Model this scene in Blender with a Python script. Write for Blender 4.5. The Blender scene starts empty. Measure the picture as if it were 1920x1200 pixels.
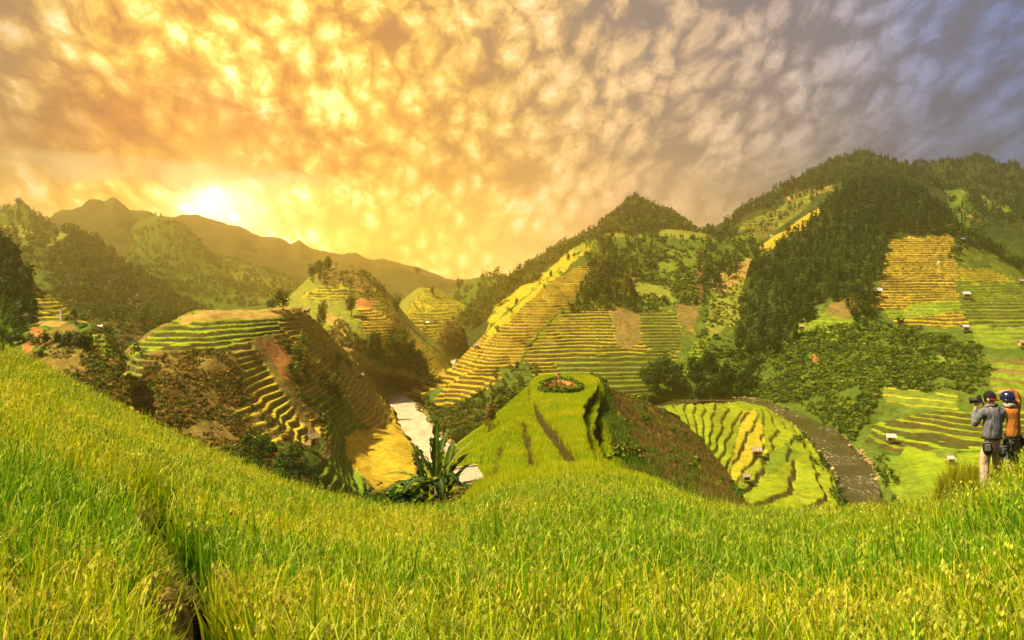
import bpy, math, random
import numpy as np
from mathutils import Vector, Matrix

S = bpy.context.scene
R = math.radians
C = S.collection
F = 1300.0            # focal length in units of a 1920 wide frame
HX, HY = 960.0, 540.0 # principal column and eye-level row

# ------------------------------------------------------------------ camera
cam_d = bpy.data.cameras.new("camera")
cam = bpy.data.objects.new("camera", cam_d)
C.objects.link(cam)
cam.location = (0, 0, 0)
cam.rotation_euler = (R(90), 0, 0)
cam_d.sensor_width = 36.0
cam_d.lens = 36.0 * F / 1920.0
cam_d.shift_y = -(600.0 - HY) / 1920.0
cam_d.clip_start = 0.05
cam_d.clip_end = 60000
S.camera = cam
S.view_settings.view_transform = 'Standard'
S.view_settings.look = 'None'
S.view_settings.gamma = 1.0
S.view_settings.exposure = 1.25
S.render.engine = 'CYCLES'
cy = S.cycles
cy.use_denoising = True
try:
    cy.denoiser = 'OPENIMAGEDENOISE'
except Exception:
    pass
cy.max_bounces = 7
cy.diffuse_bounces = 2
cy.glossy_bounces = 2
cy.transmission_bounces = 3
cy.transparent_max_bounces = 6
cy.volume_bounces = 3
cy.caustics_reflective = False
cy.caustics_refractive = False

# ------------------------------------------------------------------ sky
GLOW_AZ = math.atan2(-570, 1300)
GLOW_EL = math.sin(math.atan2(175, math.hypot(570, 1300)))
SUN_AZ = R(-101)
SUN_EL = R(55)
sun_vec = Vector((math.sin(SUN_AZ) * math.cos(SUN_EL), math.cos(SUN_AZ) * math.cos(SUN_EL), math.sin(SUN_EL)))

W = bpy.data.worlds.new("World")
S.world = W
W.use_nodes = True
nt = W.node_tree
nt.nodes.clear()


class G:
    """tiny helper for chaining shader nodes"""
    def __init__(self, tree):
        self.t = tree

    def node(self, kind, **kw):
        n = self.t.nodes.new(kind)
        for k, v in kw.items():
            setattr(n, k, v)
        return n

    def put(self, sock, v):
        if isinstance(v, bpy.types.NodeSocket):
            self.t.links.new(v, sock)
        else:
            sock.default_value = v

    def m(self, op, a, b=0.0, c=0.0, clamp=False):
        n = self.node('ShaderNodeMath', operation=op, use_clamp=clamp)
        self.put(n.inputs[0], a)
        self.put(n.inputs[1], b)
        self.put(n.inputs[2], c)
        return n.outputs[0]

    def xyz(self, x, y, z):
        n = self.node('ShaderNodeCombineXYZ')
        for s, v in zip(n.inputs, (x, y, z)):
            self.put(s, v)
        return n.outputs[0]

    def noise(self, vec, scale, detail=4.0, rough=0.5, dist=0.0):
        n = self.node('ShaderNodeTexNoise')
        self.put(n.inputs['Vector'], vec)
        n.inputs['Scale'].default_value = scale
        n.inputs['Detail'].default_value = detail
        n.inputs['Roughness'].default_value = rough
        n.inputs['Distortion'].default_value = dist
        return n.outputs['Fac']

    def ramp(self, fac, stops, interp='LINEAR'):
        n = self.node('ShaderNodeValToRGB')
        cr = n.color_ramp
        cr.interpolation = interp
        while len(cr.elements) < len(stops):
            cr.elements.new(0.5)
        for e, (p, c) in zip(cr.elements, stops):
            e.position = p
            e.color = (c, c, c, 1) if isinstance(c, (int, float)) else (*c, 1)
        self.put(n.inputs[0], fac)
        return n.outputs[0]

    def mix(self, fac, a, b, mode='MIX'):
        n = self.node('ShaderNodeMix', data_type='RGBA', blend_type=mode)
        n.clamp_factor = True
        self.put(n.inputs['Factor'], fac)
        for nm, v in (('A', a), ('B', b)):
            s = [i for i in n.inputs if i.name == nm and i.type == 'RGBA'][0]
            self.put(s, (*v, 1) if isinstance(v, tuple) and len(v) == 3 else v)
        return [o for o in n.outputs if o.type == 'RGBA'][0]


def build_sky():
    g = G(nt)
    tc = g.node('ShaderNodeTexCoord')
    sep = g.node('ShaderNodeSeparateXYZ')
    nt.links.new(tc.outputs['Generated'], sep.inputs[0])
    x, y, z = sep.outputs
    az = g.m('ARCTAN2', x, y)
    e = g.m('MAXIMUM', z, -0.05)
    # angular distance from the glow, quicker to fade on its left side
    da = g.m('SUBTRACT', az, GLOW_AZ)
    dl = g.m('MULTIPLY', g.m('MINIMUM', da, 0.0), 1.75)
    dr = g.m('MAXIMUM', da, 0.0)
    dax = g.m('ADD', dl, dr)
    de = g.m('SUBTRACT', e, GLOW_EL)
    th = g.m('SQRT', g.m('ADD', g.m('MULTIPLY', dax, dax), g.m('MULTIPLY', g.m('MULTIPLY', de, de), 0.7)))
    t = g.m('DIVIDE', th, 1.6)
    base = g.ramp(t, [(0.0, (3.2, 2.9, 1.9)), (0.02, (2.5, 2.15, 1.1)), (0.05, (1.95, 1.48, 0.46)), (0.09, (1.55, 1.03, 0.17)),
                      (0.15, (1.20, 0.73, 0.09)), (0.24, (1.00, 0.63, 0.13)), (0.36, (0.84, 0.55, 0.26)),
                      (0.46, (0.60, 0.43, 0.31)), (0.53, (0.36, 0.31, 0.32)), (0.60, (0.17, 0.20, 0.36)),
                      (0.70, (0.08, 0.12, 0.33)), (1.0, (0.14, 0.17, 0.32))])
    # cloud layer coordinates: rolls that fan out and grow overhead
    ec = g.m('ADD', e, 0.75)
    P = g.m('DIVIDE', g.m('SUBTRACT', az, -0.1), ec)
    Q = g.m('LOGARITHM', ec, math.e)
    v1 = g.xyz(g.m('MULTIPLY', P, 1.7), g.m('MULTIPLY', Q, 1.9), 0.3)
    wob = g.noise(v1, 4.0, 3.0, 0.55)
    wo2 = g.noise(v1, 15.0, 3.0, 0.5)
    Pw = g.m('ADD', g.m('ADD', P, g.m('MULTIPLY', wob, 0.05)), g.m('MULTIPLY', wo2, 0.014))
    Qw = g.m('ADD', g.m('ADD', g.m('MULTIPLY', Q, 0.95), g.m('MULTIPLY', wob, 0.05)), g.m('MULTIPLY', wo2, 0.012))
    v2 = g.xyz(Pw, Qw, 1.7)
    puffs = g.noise(v2, 50.0, 8.0, 0.70, 0.2)
    vor = g.node('ShaderNodeTexVoronoi', feature='SMOOTH_F1')
    g.put(vor.inputs['Vector'], g.xyz(Pw, Qw, 0.5))
    vor.inputs['Scale'].default_value = 31.0
    vor.inputs['Smoothness'].default_value = 0.18
    cell = g.m('SUBTRACT', 0.75, vor.outputs['Distance'])
    mid_ = g.noise(v2, 13.0, 4.0, 0.55)
    cl = g.m('ADD', g.m('ADD', g.m('MULTIPLY', puffs, 0.62), g.m('MULTIPLY', cell, 0.40)), g.m('MULTIPLY_ADD', mid_, 0.42, -0.22))
    big = g.noise(v1, 2.1, 4.0, 0.55)
    # texture strength fades out into the low haze near the horizon
    low = g.ramp(e, [(0.02, 0.0), (0.2, 1.0)])
    warm = g.ramp(cl, [(0.24, (0.50, 0.27, 0.06)), (0.36, (0.76, 0.58, 0.34)), (0.46, (1.04, 1.04, 1.0)), (0.58, (1.4, 1.8, 4.4))])
    cool = g.ramp(cl, [(0.26, (0.38, 0.38, 0.48)), (0.37, (0.72, 0.71, 0.75)), (0.46, (1.05, 1.03, 1.0)), (0.58, (1.45, 1.42, 1.36))])
    lum = g.mix(g.ramp(t, [(0.16, 0.0), (0.36, 1.0)]), warm, cool)
    fine = g.noise(v2, 150.0, 4.0, 0.6)
    lum = g.mix(1.0, lum, g.ramp(fine, [(0.3, 0.86), (0.7, 1.14)]), 'MULTIPLY')
    lum = g.mix(g.m('MULTIPLY', g.m('MULTIPLY_ADD', low, 0.55, 0.45), g.ramp(t, [(0.015, 0.25), (0.07, 1.0)])), (1.0, 1.0, 1.0), lum)
    col = g.mix(1.0, base, lum, 'MULTIPLY')
    # the low sky under the cloud deck is the brightest part on the sunset side
    lowb = g.m('MULTIPLY', g.ramp(e, [(0.015, 1.0), (0.06, 0.8), (0.155, 0.0)]), g.ramp(t, [(0.25, 1.0), (0.45, 0.0)]))
    col = g.mix(lowb, col, g.mix(1.0, col, (2.5, 2.4, 3.4), 'MULTIPLY'))
    lum2 = g.ramp(big, [(0.3, 0.82), (0.55, 1.0), (0.75, 1.14)])
    col = g.mix(1.0, col, lum2, 'MULTIPLY')
    # greyer, cooler gaps between the rolls away from the glow
    gap = g.ramp(cl, [(0.27, 0.9), (0.43, 0.0)])
    far = g.ramp(t, [(0.10, 0.0), (0.45, 0.75)])
    high = g.ramp(e, [(0.16, 0.12), (0.36, 1.0)])
    col = g.mix(g.m('MULTIPLY', g.m('MULTIPLY', gap, far), high), col, (0.17, 0.16, 0.18))
    # lit backs of heavier golden cloud to the upper left of the glow
    a0 = math.atan2(-640, 1300)
    ha = g.m('DIVIDE', g.m('SUBTRACT', az, a0), 0.30)
    he = g.m('DIVIDE', g.m('SUBTRACT', e, 0.195), 0.085)
    hd = g.m('ADD', g.m('MULTIPLY', ha, ha), g.m('MULTIPLY', he, he))
    heavy = g.m('SUBTRACT', 1.0, hd, clamp=True)
    vb = g.xyz(g.m('MULTIPLY', az, 1.0), g.m('MULTIPLY', e, 1.7), 4.2)
    hn = g.noise(vb, 9.0, 6.0, 0.58, 0.5)
    hm = g.ramp(g.m('ADD', g.m('MULTIPLY', heavy, 0.3), hn), [(0.54, 0.0), (0.68, 1.0)])
    col = g.mix(g.m('MULTIPLY', hm, g.m('MULTIPLY', g.m('POWER', heavy, 0.5), 0.95)), col, g.mix(1.0, col, (0.50, 0.24, 0.01), 'MULTIPLY'))
    # bright break under the heavy cloud
    b1 = g.m('DIVIDE', g.m('SUBTRACT', az, math.atan2(-700, 1300)), 0.3)
    b2 = g.m('DIVIDE', g.m('SUBTRACT', e, 0.145), 0.022)
    bb = g.m('SUBTRACT', 1.0, g.m('ADD', g.m('MULTIPLY', b1, b1), g.m('MULTIPLY', b2, b2)), clamp=True)
    bn = g.noise(vb, 12.0, 4.0, 0.5, 0.3)
    col = g.mix(g.m('MULTIPLY', bb, g.ramp(bn, [(0.35, 0.1), (0.6, 0.75)])), col, (1.15, 0.92, 0.42))
    # dull brown-grey far left
    lf = g.ramp(g.m('SUBTRACT', math.atan2(-760, 1300), az), [(0.0, 0.0), (0.16, 1.0)])
    lf = g.m('MULTIPLY', lf, g.ramp(e, [(0.03, 0.25), (0.2, 0.75)]))
    col = g.mix(lf, col, g.mix(1.0, lum, (0.36, 0.25, 0.15), 'MULTIPLY'))
    sky = g.node('ShaderNodeTexSky', sky_type='NISHITA')
    sky.sun_disc = False
    sky.sun_elevation = SUN_EL
    sky.sun_rotation = SUN_AZ
    sky.air_density = 1.0
    sky.dust_density = 2.0
    bg1 = g.node('ShaderNodeBackground')
    nt.links.new(sky.outputs[0], bg1.inputs[0])
    bg1.inputs[1].default_value = 0.10
    bg2 = g.node('ShaderNodeBackground')
    nt.links.new(col, bg2.inputs[0])
    bg2.inputs[1].default_value = 0.50
    mx = g.node('ShaderNodeMixShader')
    mx.inputs[0].default_value = 0.93      # cloud cover over the clear sky
    nt.links.new(bg1.outputs[0], mx.inputs[1])
    nt.links.new(bg2.outputs[0], mx.inputs[2])
    out = g.node('ShaderNodeOutputWorld')
    nt.links.new(mx.outputs[0], out.inputs[0])


build_sky()
sd = bpy.data.lights.new("sun", 'SUN')
sd.energy = 5.0
sd.angle = R(1.0)
sd.color = (1.0, 0.83, 0.52)
sun = bpy.data.objects.new("sun", sd)
C.objects.link(sun)
sun.rotation_euler = (-sun_vec).to_track_quat('-Z', 'Y').to_euler()
sun.location = sun_vec * 300

# ------------------------------------------------------------------ numeric helpers
rng = np.random.default_rng(7)


def hash2(ix, iy, seed):
    n = (ix.astype(np.int64) * 374761393 + iy.astype(np.int64) * 668265263 + seed * 1442695040888963) & 0xFFFFFFFF
    n = ((n ^ (n >> 13)) * 1274126177) & 0xFFFFFFFF
    n = n ^ (n >> 16)
    return (n & 0xFFFFFF) / float(0xFFFFFF)


def vnoise(x, y, seed=0):
    ix = np.floor(x); iy = np.floor(y)
    fx = x - ix; fy = y - iy
    fx = fx * fx * (3 - 2 * fx); fy = fy * fy * (3 - 2 * fy)
    a = hash2(ix, iy, seed); b = hash2(ix + 1, iy, seed)
    c = hash2(ix, iy + 1, seed); d = hash2(ix + 1, iy + 1, seed)
    return (a + (b - a) * fx) * (1 - fy) + (c + (d - c) * fx) * fy


def fbm(x, y, octaves=4, seed=0):
    s = 0.0; a = 0.5; tot = 0.0
    for o in range(octaves):
        s = s + a * vnoise(x * 2 ** o + 17.3 * o, y * 2 ** o - 9.1 * o, seed + o)
        tot += a
        a *= 0.5
    return s / tot


def pchip(t, v, q):
    t = np.asarray(t, float); v = np.asarray(v, float)
    h = np.diff(t)
    dl = np.diff(v, axis=0) / h[:, None]
    K = len(t)
    m = np.zeros_like(v)
    if K == 2:
        m[:] = dl[0]
    else:
        w1 = (2 * h[1:] + h[:-1])[:, None]; w2 = (h[1:] + 2 * h[:-1])[:, None]
        prod = dl[:-1] * dl[1:]
        with np.errstate(divide='ignore', invalid='ignore'):
            hm = (w1 + w2) / (w1 / dl[:-1] + w2 / dl[1:])
        m[1:-1] = np.where(prod > 0, np.nan_to_num(hm), 0.0)
        m[0] = dl[0]; m[-1] = dl[-1]
    i = np.clip(np.searchsorted(t, q, side='right') - 1, 0, K - 2)
    hh = h[i][:, None]
    s = ((q - t[i]) / h[i])[:, None]
    return ((1 + 2 * s) * (1 - s) ** 2 * v[i] + s * (1 - s) ** 2 * hh * m[i]
            + s * s * (3 - 2 * s) * v[i + 1] + s * s * (s - 1) * hh * m[i + 1])


def to_world(p):
    p = np.asarray(p, float)
    return np.stack([(p[:, 0] - HX) / F * p[:, 2], p[:, 2], (HY - p[:, 1]) / F * p[:, 2]], 1)


def to_px(P):
    Y = np.maximum(P[..., 1], 0.2)
    return HX + F * P[..., 0] / Y, HY - F * P[..., 2] / Y


def inside(px, py, poly):
    """point in polygon, vectorised"""
    res = np.zeros(px.shape, bool)
    n = len(poly)
    for i in range(n):
        x1, y1 = poly[i]; x2, y2 = poly[(i + 1) % n]
        if y1 == y2:
            continue
        c = ((y1 > py) != (y2 > py)) & (px < (x2 - x1) * (py - y1) / (y2 - y1) + x1)
        res ^= c
    return res


# ------------------------------------------------------------------ object helpers
def mesh_np(name, V, faces, cols=None, mat=None, smooth=True, parent=None):
    """one mesh object from numpy arrays; faces is a list of (n,k) index arrays"""
    me = bpy.data.meshes.new(name)
    V = np.asarray(V, np.float32).reshape(-1, 3)
    if not isinstance(faces, (list, tuple)):
        faces = [faces]
    loops = np.concatenate([f.reshape(-1) for f in faces]).astype(np.int32)
    tot = np.concatenate([np.full(len(f), f.shape[1], np.int32) for f in faces])
    st = np.concatenate([[0], np.cumsum(tot)[:-1]]).astype(np.int32)
    me.vertices.add(len(V)); me.vertices.foreach_set('co', V.reshape(-1))
    me.loops.add(len(loops)); me.loops.foreach_set('vertex_index', loops)
    me.polygons.add(len(tot)); me.polygons.foreach_set('loop_start', st); me.polygons.foreach_set('loop_total', tot)
    if smooth:
        me.polygons.foreach_set('use_smooth', np.ones(len(tot), bool))
    if cols is not None:
        a = me.color_attributes.new('Col', 'FLOAT_COLOR', 'POINT')
        c4 = np.ones((len(V), 4), np.float32); c4[:, :3] = np.asarray(cols).reshape(-1, 3)
        a.data.foreach_set('color', c4.reshape(-1))
    me.update(calc_edges=True)
    if mat:
        me.materials.append(mat)
    o = bpy.data.objects.new(name, me)
    C.objects.link(o)
    if parent:
        o.parent = parent
    return o


def tag(o, label=None, cat=None, group=None, kind=None):
    if label: o['label'] = label
    if cat: o['category'] = cat
    if group: o['group'] = group
    if kind: o['kind'] = kind
    return o


def empty(name, loc, label=None, cat=None, group=None, rz=0.0, scale=1.0):
    o = bpy.data.objects.new(name, None)
    o.empty_display_size = 0.2
    C.objects.link(o)
    o.location = loc; o.rotation_euler = (0, 0, rz); o.scale = (scale,) * 3
    return tag(o, label, cat, group)


# ------------------------------------------------------------------ materials
def principled(name, col, rough=0.8, spec=0.2, noise=0.0, nscale=8.0, metal=0.0):
    m = bpy.data.materials.new(name); m.use_nodes = True
    t = m.node_tree; g = G(t)
    b = t.nodes['Principled BSDF']
    b.inputs['Roughness'].default_value = rough
    b.inputs['Specular IOR Level'].default_value = spec
    b.inputs['Metallic'].default_value = metal
    if noise:
        tc = g.node('ShaderNodeTexCoord')
        n = g.noise(tc.outputs['Object'], nscale, 5.0, 0.6)
        lo = tuple(c * (1 - noise) for c in col); hi = tuple(min(1, c * (1 + noise)) for c in col)
        t.links.new(g.ramp(n, [(0.3, lo), (0.7, hi)]), b.inputs['Base Color'])
    else:
        b.inputs['Base Color'].default_value = (*col, 1)
    return m


def land_mat(name, nscale, bump):
    m = bpy.data.materials.new(name); m.use_nodes = True
    t = m.node_tree; g = G(t)
    b = t.nodes['Principled BSDF']
    b.inputs['Roughness'].default_value = 0.95
    b.inputs['Specular IOR Level'].default_value = 0.05
    at = g.node('ShaderNodeAttribute', attribute_name='Col')
    geo = g.node('ShaderNodeNewGeometry')
    n = g.noise(geo.outputs['Position'], nscale, 4.0, 0.65)
    v = g.ramp(n, [(0.28, 0.55), (0.5, 1.0), (0.75, 1.4)])
    t.links.new(g.mix(1.0, at.outputs['Color'], v, 'MULTIPLY'), b.inputs['Base Color'])
    bp = g.node('ShaderNodeBump')
    bp.inputs['Strength'].default_value = 0.9
    bp.inputs['Distance'].default_value = bump
    t.links.new(n, bp.inputs['Height'])
    t.links.new(bp.outputs[0], b.inputs['Normal'])
    return m


def leaf_mat(name, trans=0.35, rough=0.6):
    m = bpy.data.materials.new(name); m.use_nodes = True
    t = m.node_tree; g = G(t)
    b = t.nodes['Principled BSDF']
    b.inputs['Roughness'].default_value = rough
    b.inputs['Specular IOR Level'].default_value = 0.06
    at = g.node('ShaderNodeAttribute', attribute_name='Col')
    t.links.new(at.outputs['Color'], b.inputs['Base Color'])
    tr = g.node('ShaderNodeBsdfTranslucent')
    t.links.new(at.outputs['Color'], tr.inputs[0])
    mx = g.node('ShaderNodeMixShader'); mx.inputs[0].default_value = trans
    t.links.new(b.outputs[0], mx.inputs[1]); t.links.new(tr.outputs[0], mx.inputs[2])
    t.links.new(mx.outputs[0], t.nodes['Material Output'].inputs[0])
    return m


M_LAND = land_mat('hillside', 0.35, 0.6)
M_FAR = land_mat('mountainside', 0.06, 3.0)
M_NEAR = land_mat('field_soil', 3.0, 0.05)
M_LEAF = leaf_mat('foliage', 0.3)
M_RICE = leaf_mat('rice_leaf', 0.42, 0.75)
M_BARK = principled('bark', (0.09, 0.065, 0.035), 0.9, 0.1, 0.4, 6)

# ------------------------------------------------------------------ land colours
K = dict(
    gold=((0.42, 0.28, 0.025), (0.34, 0.25, 0.02)),
    ripe=((0.36, 0.28, 0.02), (0.28, 0.27, 0.02)),
    lime=((0.20, 0.27, 0.012), (0.155, 0.23, 0.010)),
    green=((0.11, 0.18, 0.012), (0.155, 0.21, 0.015)),
    pasture=((0.20, 0.21, 0.03), (0.15, 0.17, 0.022)),
    grass=((0.10, 0.15, 0.018), (0.15, 0.19, 0.02)),
    bush=((0.055, 0.09, 0.012), (0.09, 0.13, 0.016)),
    wood=((0.022, 0.036, 0.009), (0.045, 0.062, 0.012)),
    scrub=((0.19, 0.125, 0.03), (0.13, 0.11, 0.022)),
    corn=((0.20, 0.13, 0.04), (0.13, 0.11, 0.025)),
    earth=((0.34, 0.14, 0.04), (0.27, 0.12, 0.035)),
    dry=((0.34, 0.22, 0.06), (0.26, 0.19, 0.04)),
    far=((0.09, 0.09, 0.02), (0.06, 0.06, 0.016)),
    redsoil=((0.17, 0.075, 0.028), (0.12, 0.065, 0.022)),
    stone=((0.40, 0.27, 0.13), (0.26, 0.19, 0.09)),
    paddy=((0.17, 0.225, 0.010), (0.205, 0.24, 0.012)),
    bank=((0.07, 0.05, 0.014), (0.055, 0.06, 0.013)),
)
K = {k: (np.array(a), np.array(b)) for k, (a, b) in K.items()}
HILLS = {}


def loft(rows, du, dv, back):
    """rows of (column, row, distance) from the crest down to the foot -> grid of points"""
    W_ = [to_world(r) for r in rows]
    rid = W_[0].copy()
    bk = []
    for f in (0.35, 1.0):
        b = rid.copy()
        s = 1 + f * back / b[:, 1]
        b[:, 0] *= s; b[:, 1] *= s
        b[:, 2] -= f * f * back * 0.75
        bk.append(b)
    W_ = [bk[1], bk[0]] + W_
    L = max(np.abs(np.diff(np.array(r)[:, :2], axis=0)).max(1).sum() for r in rows)
    nu = int(max(8, L / du))
    A = []
    for i, w in enumerate(W_):
        r = np.array(rows[max(0, i - 2)], float)
        t = np.concatenate([[0], np.cumsum(np.hypot(*np.diff(r[:, :2], axis=0).T) + 1e-6)])
        A.append(pchip(t / t[-1], w, np.linspace(0, 1, nu)))
    A = np.array(A)
    sk = A[-1].copy()
    sk[:, 1] -= 6.0
    sk[:, 2] = np.minimum(sk[:, 2] - 2, -66.0)
    A = np.concatenate([A, sk[None]])
    d = [14.0, 14.0]
    for i in range(2, len(A) - 1):
        x1, y1 = to_px(A[i]); x2, y2 = to_px(A[i + 1])
        d.append(min(140.0, max(8.0, float(np.percentile(np.hypot(x2 - x1, y2 - y1), 80)))))
    s = np.concatenate([[0], np.cumsum(d)])
    nv = int(s[-1] / dv)
    B = pchip(s, A.reshape(len(A), -1), np.linspace(0, s[-1], nv)).reshape(nv, nu, 3)
    return B


def hill(name, rows, base='grass', zones=(), back=80, du=3.0, dv=1.4, rough=1.0, mat=None, rf=0.36, jit=0.55, extra=None):
    """zones: (polygon in photo columns/rows of the ground it covers, colour, terrace step or 0, riser colour)"""
    P = loft(rows, du, dv, back)
    px, py = to_px(P)
    Y = P[..., 1]
    sc = float(np.median(Y))
    n1 = fbm(P[..., 0] / (sc * 0.06), Y / (sc * 0.06), 4, 11) - 0.5
    n2 = fbm(P[..., 0] / (sc * 0.012), Y / (sc * 0.012), 3, 23) - 0.5
    # zone outlines wander a little
    jx = px + 13 * (fbm(P[..., 0] / (sc * .02), Y / (sc * .02), 3, 5) - .5)
    jy = py + 8 * (fbm(P[..., 0] / (sc * .02), Y / (sc * .02), 3, 6) - .5)
    gl = np.abs(fbm(P[..., 0] / (sc * 0.11), Y / (sc * 0.16), 3, 13) - .5)
    z = P[..., 2] + rough * (n1 * sc * 0.013 + (gl - .12) * sc * 0.02)
    lab = np.zeros(P.shape[:2], int)
    step = np.zeros(P.shape[:2]); off = np.zeros(P.shape[:2]); rfa = np.full(P.shape[:2], rf)
    for i, zn in enumerate(zones):
        k = inside(jx, jy, zn[0])
        lab[k] = i + 1
        step[k] = zn[2]
        off[k] = (i * 0.37) % 1.0
        rfa[k] = zn[4] if len(zn) > 4 else rf
    crop = np.isin(lab, [i + 1 for i, zn in enumerate(zones) if zn[1] in ('lime', 'gold', 'green', 'ripe', 'pasture', 'dry')])
    zr = z + rough * n2 * sc * np.where(crop, 0.0012, 0.005)
    st = np.where(step > 0, step, 1.0)
    q = z / st + off + 0.45 * (vnoise(z / st * .6, z * 0, 17) - .5) + jit * (fbm(P[..., 0] / (sc * .05), Y / (sc * .05), 2, 31) - 0.5)
    k_ = np.floor(q); f = q - k_
    rise = np.clip((f - (1 - rfa)) / rfa, 0, 1)
    zt = z + (k_ + rise - q) * st
    zt = zt + np.where(rise <= 0, 0.16 * st, 0.0) * np.clip(f / 0.08, 0, 1) * np.clip((1 - rfa - f) / 0.04, 0, 1)
    zz = np.where(step > 0, zt, zr)
    P2 = P.copy(); P2[..., 2] = zz
    cn = np.clip((fbm(P[..., 0] / (sc * .022), Y / (sc * .022), 4, 41) - 0.5) * 2.4 + 0.5, 0, 1)[..., None]
    sp = rng.random(P.shape[:2])[..., None]
    fc = np.clip(0.75 * cn + 0.35 * sp - 0.05, 0, 1)
    col = np.zeros(P.shape)
    for i in range(len(zones) + 1):
        k = lab == i
        if not k.any():
            continue
        c = K[base] if i == 0 else K[zones[i - 1][1]]
        v = c[0] + (c[1] - c[0]) * fc
        if i and zones[i - 1][2] > 0:
            rc = K[zones[i - 1][3] if len(zones[i - 1]) > 3 else 'bank']
            rcv = rc[0] + (rc[1] - rc[0]) * fc
            # each paddy along a level ripens at its own pace
            pad = hash2(k_, np.floor(P[..., 0] / (sc * 0.07) + hash2(k_, k_ * 0, 3) * 7), 9 + i)[..., None]
            v = v * (0.78 + 0.42 * pad)
            v = np.where((rise > 0.02)[..., None], rcv, v)
        col[k] = v[k]
    col *= 0.88 + 0.24 * sp
    if extra is not None:
        P2, col = extra(P2, col, px, py)
    nv, nu = P.shape[:2]
    idx = np.arange(nv * nu).reshape(nv, nu)
    q4 = np.stack([idx[:-1, :-1], idx[1:, :-1], idx[1:, 1:], idx[:-1, 1:]], -1).reshape(-1, 4)
    o = mesh_np(name, P2, q4, col, mat or M_LAND)
    tag(o, kind='structure')
    qx, qy = to_px(P2)
    HILLS[name if name not in HILLS else name + str(len(HILLS))] = dict(P=P2, px=qx, py=qy, lab=lab, bx=px, by=py)
    return list(HILLS)[-1]


def at(h, px, py):
    """the spot on a hill seen at a column and row of the photo"""
    H = HILLS[h]
    nb = int(28 / 1.0)
    d = np.hypot(H['px'] - px, H['py'] - py)
    i = np.unravel_index(np.argmin(d + 1e-3 * H['P'][..., 1] / 100), d.shape)
    return Vector(H['P'][i])


# ------------------------------------------------------------------ ground sheet under everything
def ground():
    n = 160
    a = np.sinh(np.linspace(-5.2, 5.2, n)) / math.sinh(5.2) 
    X, Y = np.meshgrid(a * 2800, a * 1900 + 1050)
    Z = -64 + 1.2 * (fbm(X / 60, Y / 60, 3, 3) - .5)
    # low hills ring the valley out of frame
    Rr = np.hypot(X, Y - 600)
    Z = Z + np.clip((Rr - 1500) / 1500, 0, 1) * 110 * fbm(X / 500, Y / 500, 3, 8)
    Pp = np.stack([X, Y, Z], -1)
    c = K['grass']
    f = fbm(X / 25, Y / 25, 4, 4)[..., None]
    col = c[0] + (c[1] - c[0]) * f
    idx = np.arange(n * n).reshape(n, n)
    q4 = np.stack([idx[:-1, :-1], idx[:-1, 1:], idx[1:, 1:], idx[1:, :-1]], -1).reshape(-1, 4)
    tag(mesh_np('ground', Pp, q4, col, M_LAND), kind='structure')


ground()

# ------------------------------------------------------------------ far mountains, left
hill('mountain', [
    [(-500, 380, 2437), (-200, 400, 2284), (0, 440, 2208), (200, 430, 2208), (320, 412, 2208), (345, 404, 2208), (362, 404, 2208), (400, 415, 2208), (440, 424, 2208), (480, 442, 2208), (520, 449, 2208),
     (548, 462, 2208), (560, 457, 2208), (585, 472, 2208), (612, 473, 2208), (640, 477, 2208), (660, 472, 2208), (700, 490, 2208), (712, 487, 2208), (750, 497, 2208),
     (790, 507, 2208), (850, 526, 2208), (910, 535, 2208), (1000, 545, 2208)],
    [(-500, 470, 1904), (0, 500, 1827), (400, 490, 1751), (600, 520, 1751), (800, 545, 1751), (1000, 560, 1751)],
    [(-500, 590, 1447), (0, 590, 1370), (500, 590, 1370), (1000, 590, 1370)]], 'far', back=500, rough=1.1, mat=M_FAR)
hill('mountain', [
    [(200, 470, 1931), (300, 412, 1931), (330, 408, 1931), (352, 416, 1931), (400, 432, 1889), (440, 440, 1847), (480, 464, 1847), (520, 480, 1805), (560, 500, 1764), (600, 520, 1722), (660, 560, 1680)],
    [(200, 540, 1596), (400, 510, 1554), (660, 590, 1470)],
    [(200, 590, 1428), (660, 605, 1386)]], 'far', back=300, rough=1.0, mat=M_FAR)
hill('mountain', [
    [(-300, 420, 1731), (0, 440, 1731), (90, 416, 1731), (105, 402, 1731), (118, 396, 1731), (150, 393, 1731), (168, 379, 1731), (184, 377, 1731), (195, 380, 1731), (212, 371, 1731), (228, 382, 1731),
     (245, 396, 1712), (270, 399, 1693), (290, 406, 1683), (320, 430, 1635), (360, 470, 1587), (420, 520, 1539)],
    [(-300, 480, 1443), (60, 470, 1394), (200, 450, 1346), (300, 480, 1346), (440, 560, 1298)],
    [(-300, 590, 1154), (200, 590, 1106), (460, 610, 1106)]], 'far', back=300, rough=1.0, mat=M_FAR)
# hazy wooded hills
H_K3 = hill('hill', [
    [(150, 520, 1555), (215, 465, 1555), (250, 420, 1555), (270, 412, 1555), (300, 406, 1555), (322, 408, 1555), (345, 425, 1523), (372, 448, 1492), (395, 478, 1461), (440, 490, 1399),
     (490, 505, 1337), (540, 528, 1290), (580, 548, 1244), (640, 580, 1181)],
    [(180, 560, 1151), (280, 500, 1123), (380, 530, 1080), (480, 550, 1024), (560, 570, 982), (650, 610, 954)],
    [(180, 625, 745), (400, 625, 722), (650, 640, 699)]], 'bush',
    zones=[([(440, 495), (545, 530), (560, 560), (480, 565), (430, 520)], 'pasture', 3.0)], back=150)
H_K6 = hill('hill', [
    [(690, 508, 1300), (730, 505, 1300), (780, 512, 1280), (830, 528, 1250), (870, 540, 1200)],
    [(690, 540, 1050), (780, 545, 1000), (880, 570, 950)],
    [(690, 600, 850), (800, 600, 820), (900, 610, 800)]], 'far', back=150)
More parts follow.
